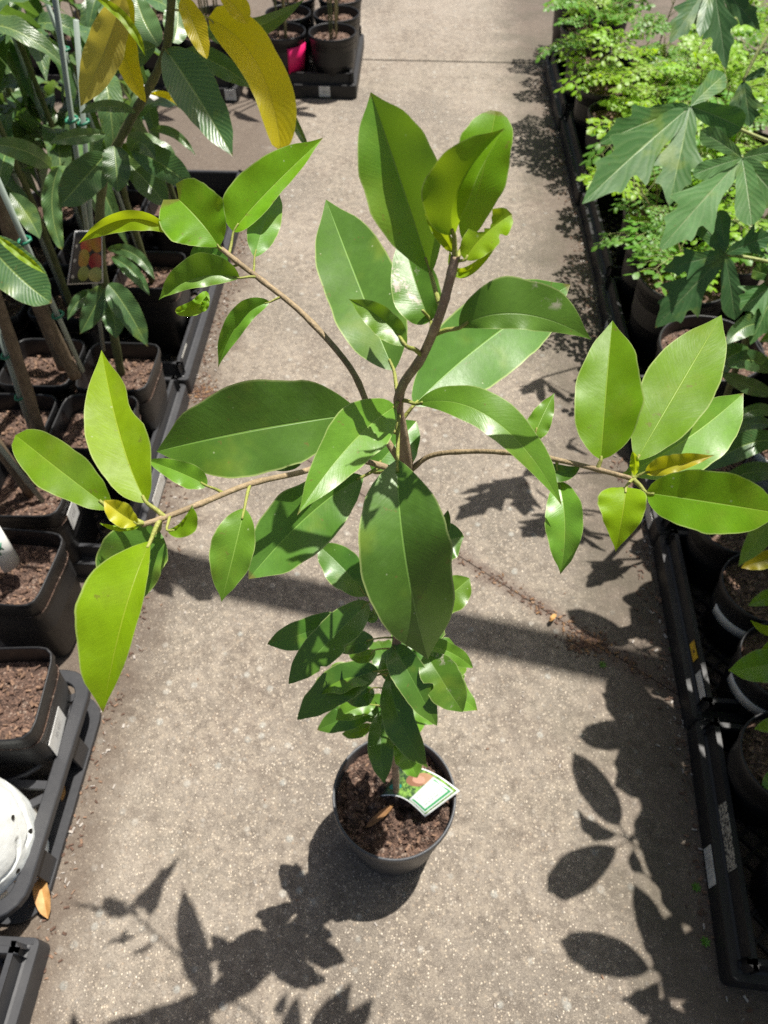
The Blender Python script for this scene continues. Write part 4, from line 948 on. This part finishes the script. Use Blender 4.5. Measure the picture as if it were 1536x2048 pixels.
def feathery(label, x, y, key, h, nf, seed, lean=(0, 0)):
    root = thing('feathery_seedling', label, 'seedling', (x, y, .011), GF); rs = random.Random(seed)
    p = put_pot(root, key, (x, y, .011), rs.random()*6); hz = MESH[key][5]
    top = V((x+lean[0], y+lean[1], h)); st = smooth_path([(x, y, hz), (x+lean[0]*.3, y+lean[1]*.3, (h+hz)/2), top], 5); mb = MB()
    tube(mb, st, [.0032-.0018*i/len(st) for i in range(len(st))], 7); mb.build('stem', M['stem_tan'], root)
    for i in range(nf):
        f = .35+.65*(i+.5)/nf; c = st[min(len(st)-1, int(f*(len(st)-1)))]
        az = i*2.4+rs.uniform(-.4, .4); ti = rs.uniform(-.1, .55)+ .25*(f-.5); s_ = rs.uniform(.6, 1.25)*(1.15-.3*f)
        Mx = Matrix.Translation(c) @ Matrix.Rotation(az, 4, 'Z') @ Matrix.Rotation(ti, 4, 'X') @ Matrix.Diagonal((s_, s_, s_, 1))
        me, ls = FR[rs.randrange(5)]; fo = link_mesh('frond', me, root, Mx); link_mesh('leaflets', ls[0 if rs.random() < .55 else 1], fo, Mx, kind='stuff')
    return root, p
feathery('feathery seedling leaning over the path edge in the far corner pot', .70, 3.62, 'round_mid', .48, 8, 1, (.02, .03))
feathery('feathery seedling reaching farthest out over the path', .69, 3.30, 'round_mid', .46, 10, 2, (-.09, -.05))
feathery('feathery seedling with bare soil showing in its round pot by the tray edge', .715, 2.82, 'round_mid', .42, 6, 3, (.08, .10))
feathery('feathery seedling in the round pot behind the bare soil pot', .70, 3.05, 'round_mid', .45, 8, 4, (-.04, .03))
feathery('yellow green feathery seedling beside the empty latticed tray corner', .80, 2.40, 'round_mid', .40, 8, 5, (.0, -.05))
feathery('feathery seedling low in the big round pot under the papaya leaves', .735, 1.775, 'round_big', .36, 8, 6, (-.05, .05))
kk = 0; rows = []
for iy in range(12):
    row = []
    for ix in range(5):
        x = .93+.215*ix+random.uniform(-.02, .02); y = 1.72+.225*iy+random.uniform(-.02, .02)
        if inframe((x, y, .45), 40): row.append((x, y))
    if row: rows.append(row)
for iy, row in enumerate(rows):
    for ix, (x, y) in enumerate(row):
        kk += 1
        feathery('feathery seedling, %s in from the path in the %s row behind the big papaya' % (ORD[ix+1], ORD[iy]), x, y, 'round_mid', .38+.20*random.random(), 6+kk % 4, 40+kk, (random.uniform(-.05, .05), random.uniform(-.05, .05)))
for x, y, lab, ln in ((.76, 2.62, 'feathery seedling between the latticed tray corner and the bare soil pot', (.06, .05)), (.74, 2.16, 'feathery seedling spreading over the path just above the papaya leaf', (-.09, -.06)), (.86, 3.95, 'feathery seedling second from the path at the top edge', (0, 0)), (.70, 3.90, 'feathery seedling at the path edge along the top of the photo', (-.05, 0)), (.72, 1.98, 'low feathery seedling drooping over the tray wall left of the papaya leaf', (-.13, -.03))):
    kk += 1; feathery(lab, x, y, 'round_mid', .42, 7, 40+kk, ln)

# bare big round pot and others near the papayas
GB = 'dark pots along the right trays'
def potted(label, x, y, key, group=GB, name='potted_shrub', cat='potted plant'):
    root = thing(name, label, cat, (x, y, .011), group); p = put_pot(root, key, (x, y, .011), x*9); return root, p
PAP = 'papaya plants on the right'
LOBE = [(0, .0), (.06, .15), (.16, .22), (.26, .22), (.34, .30), (.40, .46), (.44, .58), (.475, .46), (.53, .29), (.58, .27), (.63, .34), (.67, .36), (.71, .26), (.79, .18), (.90, .10), (1, 0)]
LOBE2 = [(0, .0), (.08, .17), (.25, .22), (.40, .24), (.55, .31), (.68, .31), (.80, .24), (.90, .13), (1, 0)]
def papaya_leaf(root, mat, c, lobes, stalk=None, lift=.20):
    C = PY(*c); mb = MB()
    if stalk: tube(mb, smooth_path([PY(*s_) for s_ in stalk]+[C], 5), .0036, 8)
    else: tube(mb, [C+V((0, 0, -.05)), C], .003, 7)
    lf = mb.build('leaf', M['papstalk'], root)
    for i, (tx, ty, tyd, wd, kind_) in enumerate(lobes):
        T_ = PY(tx, ty, tyd); mid = (C+T_)/2 + V((0, 0, lift*.10*(T_-C).length)); m2 = MB(); off = (CAM-C).normalized()*(.0012*i)
        px_len = (T_-C).length/((C-CAM).dot(FW))*FPX
        blade(m2, C+off, mid+off, T_+off, wd, wd, .12, .12, table=LOBE if kind_ else LOBE2, sweep=.75, irr=.10, nt=40, nu=4, wave=2.5, seed=i+CNT[0]); CNT[0] += 1
        m2.build('lobe', M[mat], lf)
    return lf
pa, _ = potted('papaya plant with the largest dark green lobed leaf, hanging out over the seedlings', .97, 1.50, 'round_big', PAP, 'papaya_plant', 'papaya plant')
mb = MB(); tube(mb, smooth_path([(.97, 1.5, .2), (.98, 1.5, .5), (1.0, 1.5, .86)], 5), .012, 10); mb.build('stem', M['papstalk'], pa)
papaya_leaf(pa, 'papaya', (1381, 213, 1.50), ((1196, 288, 1.42, 80, 1), (1164, 408, 1.32, 112, 1), (1338, 412, 1.34, 98, 1), (1484, 256, 1.48, 88, 0), (1450, 148, 1.58, 70, 0), (1290, 235, 1.48, 52, 0)), stalk=((1600, 300, 1.5), (1536, 282, 1.5), (1460, 250, 1.5)))
papaya_leaf(pa, 'papaya_pale', (1484, 316, 1.38), ((1318, 502, 1.26, 105, 1), (1504, 452, 1.26, 88, 0), (1570, 420, 1.28, 80, 1), (1400, 262, 1.46, 60, 0), (1580, 300, 1.38, 60, 0), (1385, 350, 1.36, 55, 0)), stalk=((1640, 330, 1.36), (1560, 322, 1.38)))
papaya_leaf(pa, 'papaya_dark', (1450, 508, 1.28), ((1310, 656, 1.22, 92, 1), (1325, 540, 1.28, 60, 1), (1470, 640, 1.20, 70, 0), (1395, 440, 1.34, 60, 0), (1545, 470, 1.28, 60, 1), (1440, 420, 1.34, 52, 0)), stalk=((1600, 540, 1.25), (1520, 520, 1.27)))
pb_, _ = potted('papaya plant whose dark lobed leaves hang down at the top right corner', 1.22, 2.02, 'round_big', PAP, 'papaya_plant', 'papaya plant')
mb = MB(); tube(mb, smooth_path([(1.22, 2.02, .2), (1.2, 2.02, .5), (1.18, 2.0, .9)], 5), .012, 10); mb.build('stem', M['papstalk'], pb_)
papaya_leaf(pb_, 'papaya_dark', (1425, -40, 1.90), ((1338, 88, 1.80, 60, 1), (1400, 75, 1.78, 44, 0), (1452, 140, 1.76, 60, 1), (1520, 60, 1.80, 52, 1)), stalk=((1520, -60, 1.95),))
papaya_leaf(pb_, 'papaya_dark', (1487, 162, 1.62), ((1462, 232, 1.58, 34, 0), (1500, 254, 1.56, 56, 1), (1532, 140, 1.62, 28, 0)), stalk=((1545, 60, 1.66), (1512, 110, 1.64)))
papaya_leaf(pb_, 'papaya', (1560, 560, 1.20), ((1480, 620, 1.16, 70, 1), (1500, 690, 1.12, 60, 1), (1505, 540, 1.2, 50, 0)), stalk=((1620, 580, 1.2),))
pc_, _ = potted('papaya seedling with a green stem rising beside the big round pot', .94, 1.26, 'round_mid', PAP, 'papaya_plant', 'papaya plant')
mb = MB(); tube(mb, smooth_path([PY(1440, 830, 1.27), PY(1485, 700, 1.24), PY(1530, 580, 1.2), PY(1580, 450, 1.18)], 5), .007, 9); mb.build('stem', M['stem_green'], pc_)
for bse, md, tp_, wd in (((1540, 745), (1500, 720), (1455, 735), 20), ((1545, 790), (1495, 770), (1440, 745), 16), ((1500, 700), (1450, 720), (1425, 770), 24), ((1545, 660), (1500, 650), (1450, 690), 22), ((1540, 850), (1495, 850), (1455, 880), 18)):
    yleaf(pc_, 'mango', ((*bse, 1.16), (*md, 1.14), (*tp_, 1.10)), wd, wd, .3, .3, b=.7)
for bse, md, tp_, wd in (((1560, 885), (1490, 890), (1400, 945), 26), ((1560, 950), (1500, 945), (1440, 975), 20), ((1560, 1010), (1500, 1000), (1450, 1010), 20), ((1560, 830), (1510, 820), (1470, 845), 12)):
    yleaf(pc_, 'mango', ((*bse, .98), (*md, .96), (*tp_, .94)), wd, wd, .3, .3, b=.7)
potted('big dark round pot of bare soil below the papaya leaf tip', .735, 1.48, 'round_big')
rw, pw = potted('white round pot with a yellow strip label behind the right whorl', .875, 1.22, 'white')
sticker(pw, (.848, 1.135, .198), (.036, -.004, 0), (0, -.004, .010), M['yellow'], 'yellow_strip')
potted('dark round pot in the shade below the right whorl of leaves', .70, 1.22, 'round_small')
# lower right: small pots with broad green leaves leaning in
def arc_label(p, cx_, cy_, r_, a0, a1, z0, z1):
    mb = MB(); vs_, fs, uv = [], [], []
    for i in range(11):
        a_ = R(a0+(a1-a0)*i/10)
        for j, z_ in enumerate((z0, z1)): rr2 = r_*(.80+.16*z_/.175)+.0015; vs_.append((cx_+rr2*math.cos(a_), cy_+rr2*math.sin(a_), z_+.011)); uv.append((j, i/10))
    for i in range(10): fs.append((2*i, 2*i+2, 2*i+3, 2*i+1))
    mb.add(vs_, fs, 0, uv); o = mb.build('paper_label', M['label'], p); sm = o.modifiers.new('thick', 'SOLIDIFY'); sm.thickness = .0012; sm.offset = 1
def shrub(label, x, y, seed, edge=(), label_arc=None, tall=True, key='round_small'):
    root, p = potted(label, x, y, key); rs = random.Random(seed)
    if label_arc: arc_label(p, x, y, MESH[key][3], *label_arc)
    sx, sy = x+.13, y+.08; h = .78 if tall else .4
    mb = MB(); tube(mb, smooth_path([(x+.02, y, .14), (x+.08, y+.03, .4), (sx, sy, h)], 5), .005, 8); mb.build('stem', M['stem_green'], root)
    for mat, pts, wd in edge: yleaf(root, mat, pts, wd, wd, .3, .3, b=.8)
    return root, (sx, sy, h)
shrub('dark pot with yellowing leaves at the right edge, behind the white arc label', .705, 1.0, 1, (('mid', ((1570, 1010, .80), (1530, 1060, .79), (1476, 1134, .77)), 24), ('gold', ((1580, 1110, .80), (1530, 1120, .79), (1482, 1136, .78)), 18)))
shrub('round pot at right with a curved white label on its shaded side', .722, .838, 2, (('mid', ((1580, 1190, .70), (1540, 1195, .69), (1496, 1212, .68)), 16), ('young', ((1560, 1250, .66), (1538, 1262, .65), (1500, 1240, .66)), 10)), (185, 262, .085, .115))
shrub('round pot at right with white clips on its rim and a pale top dressing', .716, .672, 3, (('mid', ((1580, 1310, .60), (1530, 1330, .59), (1456, 1341, .58)), 32), ('young', ((1580, 1280, .62), (1545, 1300, .61), (1520, 1330, .60)), 18)), (175, 250, .085, .115))
shrub('dark round pot at right between the pale topped pot and the lowest pot', .672, .492, 4, (('mid', ((1580, 1450, .50), (1550, 1450, .49), (1508, 1458, .48)), 16), ('mid', ((1590, 1540, .46), (1560, 1555, .45), (1522, 1576, .44)), 22)))
shrub('lowest round pot at the right edge with a small white tag', .690, .310, 5, (), (190, 230, .12, .16))
# taller leafy shrubs standing just outside the right side of the view; they shade the path
rs = random.Random(77)
SHL = []
for k_ in range(4):
    mb = MB(); blade(mb, V((0, 0, 0)), V((0, .5, .08)), V((0, 1, -.16)), .27, .27, .2, .2, .5, .8, up=UZ, nt=16, nu=3, wave=.02, seed=k_); tube(mb, [(0, -.3, -.04), (0, 0, 0), (0, .08, .012)], .011, 5); SHL.append(mb.mesh('leaf', M['mid']))
for i, (x, y, h, lab) in enumerate(((.80, .10, .84, 'first shrub beside the lowest right tray'), (.84, .36, .86, 'shrub beyond the lowest pot on the right'), (.86, .62, .88, 'shrub beyond the pale topped pot'), (.84, .88, .86, 'shrub beyond the pot with the white arc label'),
                                  (.87, 1.12, .80, 'shrub beyond the pot with yellowing leaves'), (1.06, .50, 1.0, 'tallest shrub at the back of the right row'), (1.06, 1.0, .98, 'back shrub level with the right whorl'), (.76, .44, .90, 'leaning shrub between the two lowest pots'))):
    root, p = potted('broad leaved '+lab+', shading the path', x+.12, y, 'round_mid', 'leafy shrubs beyond the right trays')
    mb = MB(); tube(mb, smooth_path([(x+.12, y, .17), (x+.08, y, .5), (x, y+.02, h)], 5), .006, 8); mb.build('stem', M['stem_green'], root)
    for k_ in range(36):
        az = rs.uniform(0, 6.283); L = rs.uniform(.09, .17); Mx = Matrix.Translation((x+rs.uniform(-.06, .10), y+rs.uniform(-.13, .13), h-rs.uniform(0, .34))) @ Matrix.Rotation(az, 4, 'Z') @ Matrix.Rotation(rs.uniform(-.5, .3), 4, 'X') @ Matrix.Rotation(rs.uniform(-.4, .4), 4, 'Y') @ Matrix.Translation((0, .05, 0)) @ Matrix.Diagonal((L, L, L, 1))
        link_mesh('leaf', rs.choice(SHL), root, Mx)

for i, (px, py, z_, az0, lab) in enumerate(((1258, 1680, .82, .35, 'shrub with its whorl of leaves toward the lowest pots'), (1335, 1950, .80, 1.2, 'shrub with a whorl of leaves at the near right corner'), (1335, 1470, .82, 1.5, 'shrub with a whorl of leaves beside the pale topped pot'), (1285, 1300, .80, .9, 'shrub with a whorl of leaves beside the white arc label'))):  # unseen shrubs added so their whorls cast leaf shadows on the path
    q = PZ(px, py, 0) + SUN*(z_/SUN.z); root, p = potted('unseen slender '+lab, .97, q.y+.05, 'round_small', 'leafy shrubs beyond the right trays')
    mb = MB(); tube(mb, smooth_path([(.97, q.y+.05, .14), (.93, q.y+.05, .5), (q.x+.08, q.y+.03, z_-.02), tuple(q)], 6), .004, 8); mb.build('stem', M['stem_green'], root)
    for k_ in range(6):
        az = az0+(.1, 1.0, 1.75, 2.9, 3.6, 5.2)[k_]; L = (.15, .11, .165, .10, .145, .12)[k_]
        link_mesh('leaf', SHL[k_ % 4], root, Matrix.Translation(q) @ Matrix.Rotation(az, 4, 'Z') @ Matrix.Rotation((.1, -.5, .0, -.7, -.2, .3)[k_], 4, 'X') @ Matrix.Rotation((.3, -.4, .1, .6, -.2, .5)[k_], 4, 'Y') @ Matrix.Translation((0, .028, 0)) @ Matrix.Diagonal((L*.74, L, L, 1)))

# ================================================================== LITTER
rs = random.Random(5)
def litter(name, spots, mats, size):
    mb = MB()
    for (x, y) in spots:
        s_ = size*rs.uniform(.3, 1.2); Mx = Matrix.Rotation(rs.uniform(0, 6.3), 3, 'Z') @ Matrix.Rotation(rs.uniform(-.4, .4), 3, 'X')
        box(mb, (x, y, .0015+s_*.12), s_*1.6, s_*rs.uniform(.3, .8), s_*.25, Mx, rs.randrange(len(mats)))
    return mb.build(name, mats, smooth=False, kind='stuff')
sp = [(.585-abs(rs.gauss(0, .030)), rs.uniform(.12, 4)) for _ in range(1500)] + [(-.600+abs(rs.gauss(0, .028)), rs.uniform(.1, 2.6)) for _ in range(900)]
sp += [(rs.uniform(-.6, .58), 0) for _ in range(0)]
litter('path_edge_litter', sp, [M['chip_b'], M['chip_a'], M['chip_b'], M['gravel']], .0052)
sp = []
for _ in range(420):
    x = rs.choice((rs.uniform(.05, .6), rs.uniform(.2, .5), rs.uniform(-.6, -.45))); q = rs.gauss(0, .012)
    sp.append((x, dj(x)+q))
for _ in range(300):
    q = PZ(1172+rs.gauss(0, 22), 1288+rs.gauss(0, 10), 0); sp.append((q.x, q.y))
for _ in range(260):
    q = PZ(410+rs.gauss(0, 18), 790+rs.gauss(0, 14), 0); sp.append((q.x, q.y))
litter('joint_litter', sp, [M['chip_b'], M['chip_b'], M['deadleaf_b']], .0048)
sp = [(rs.uniform(-.55, .55), rs.uniform(.08, 3.8)) for _ in range(260)]
litter('path_grit', sp, [M['gravel'], M['chip_a'], M['gravel']], .0036)
for pts, wd, mat, lab in ((((78, 1740), (86, 1790), (96, 1838)), .013, 'deadleaf', 'dry tan leaf on the path under the ring tray at lower left'), (((1112, 1228), (1105, 1236), (1098, 1242)), .005, 'deadleaf', 'small orange dry leaf lying in the slanted joint of the path'),
                          (((120, 1565), (124, 1585), (121, 1602)), .008, 'deadleaf', 'curled tan leaf between the ring tray and the path')):
    A, B, C_ = [PZ(p[0], p[1], .008+.010*(i == 1)) for i, p in enumerate(pts)]
    mb = MB(); blade(mb, A, B, C_, wd, wd, .6, .5, up=UZ, nt=12, nu=3); o = mb.build('dry_leaf', M[mat]); o['label'] = lab; o['category'] = 'dry leaf'; o['group'] = 'dry leaves on the ground'
# small weeds in the right gutter
for i, (px, py) in enumerate(((1392, 1775), (1410, 1884), (1345, 1300), (1205, 1330))):
    q = PZ(px, py, 0); mb = MB()
    for k_ in range(7):
        az = k_*.9+i; d = V((math.cos(az), math.sin(az), .5)); blade(mb, q+V((0, 0, .001)), q+d*.005, q+d*.009-V((0, 0, .002)), .002, .002, .2, .2, up=UZ, nt=6, nu=2)
    o = mb.build('weed', M['feather_deep']); o['kind'] = 'stuff'
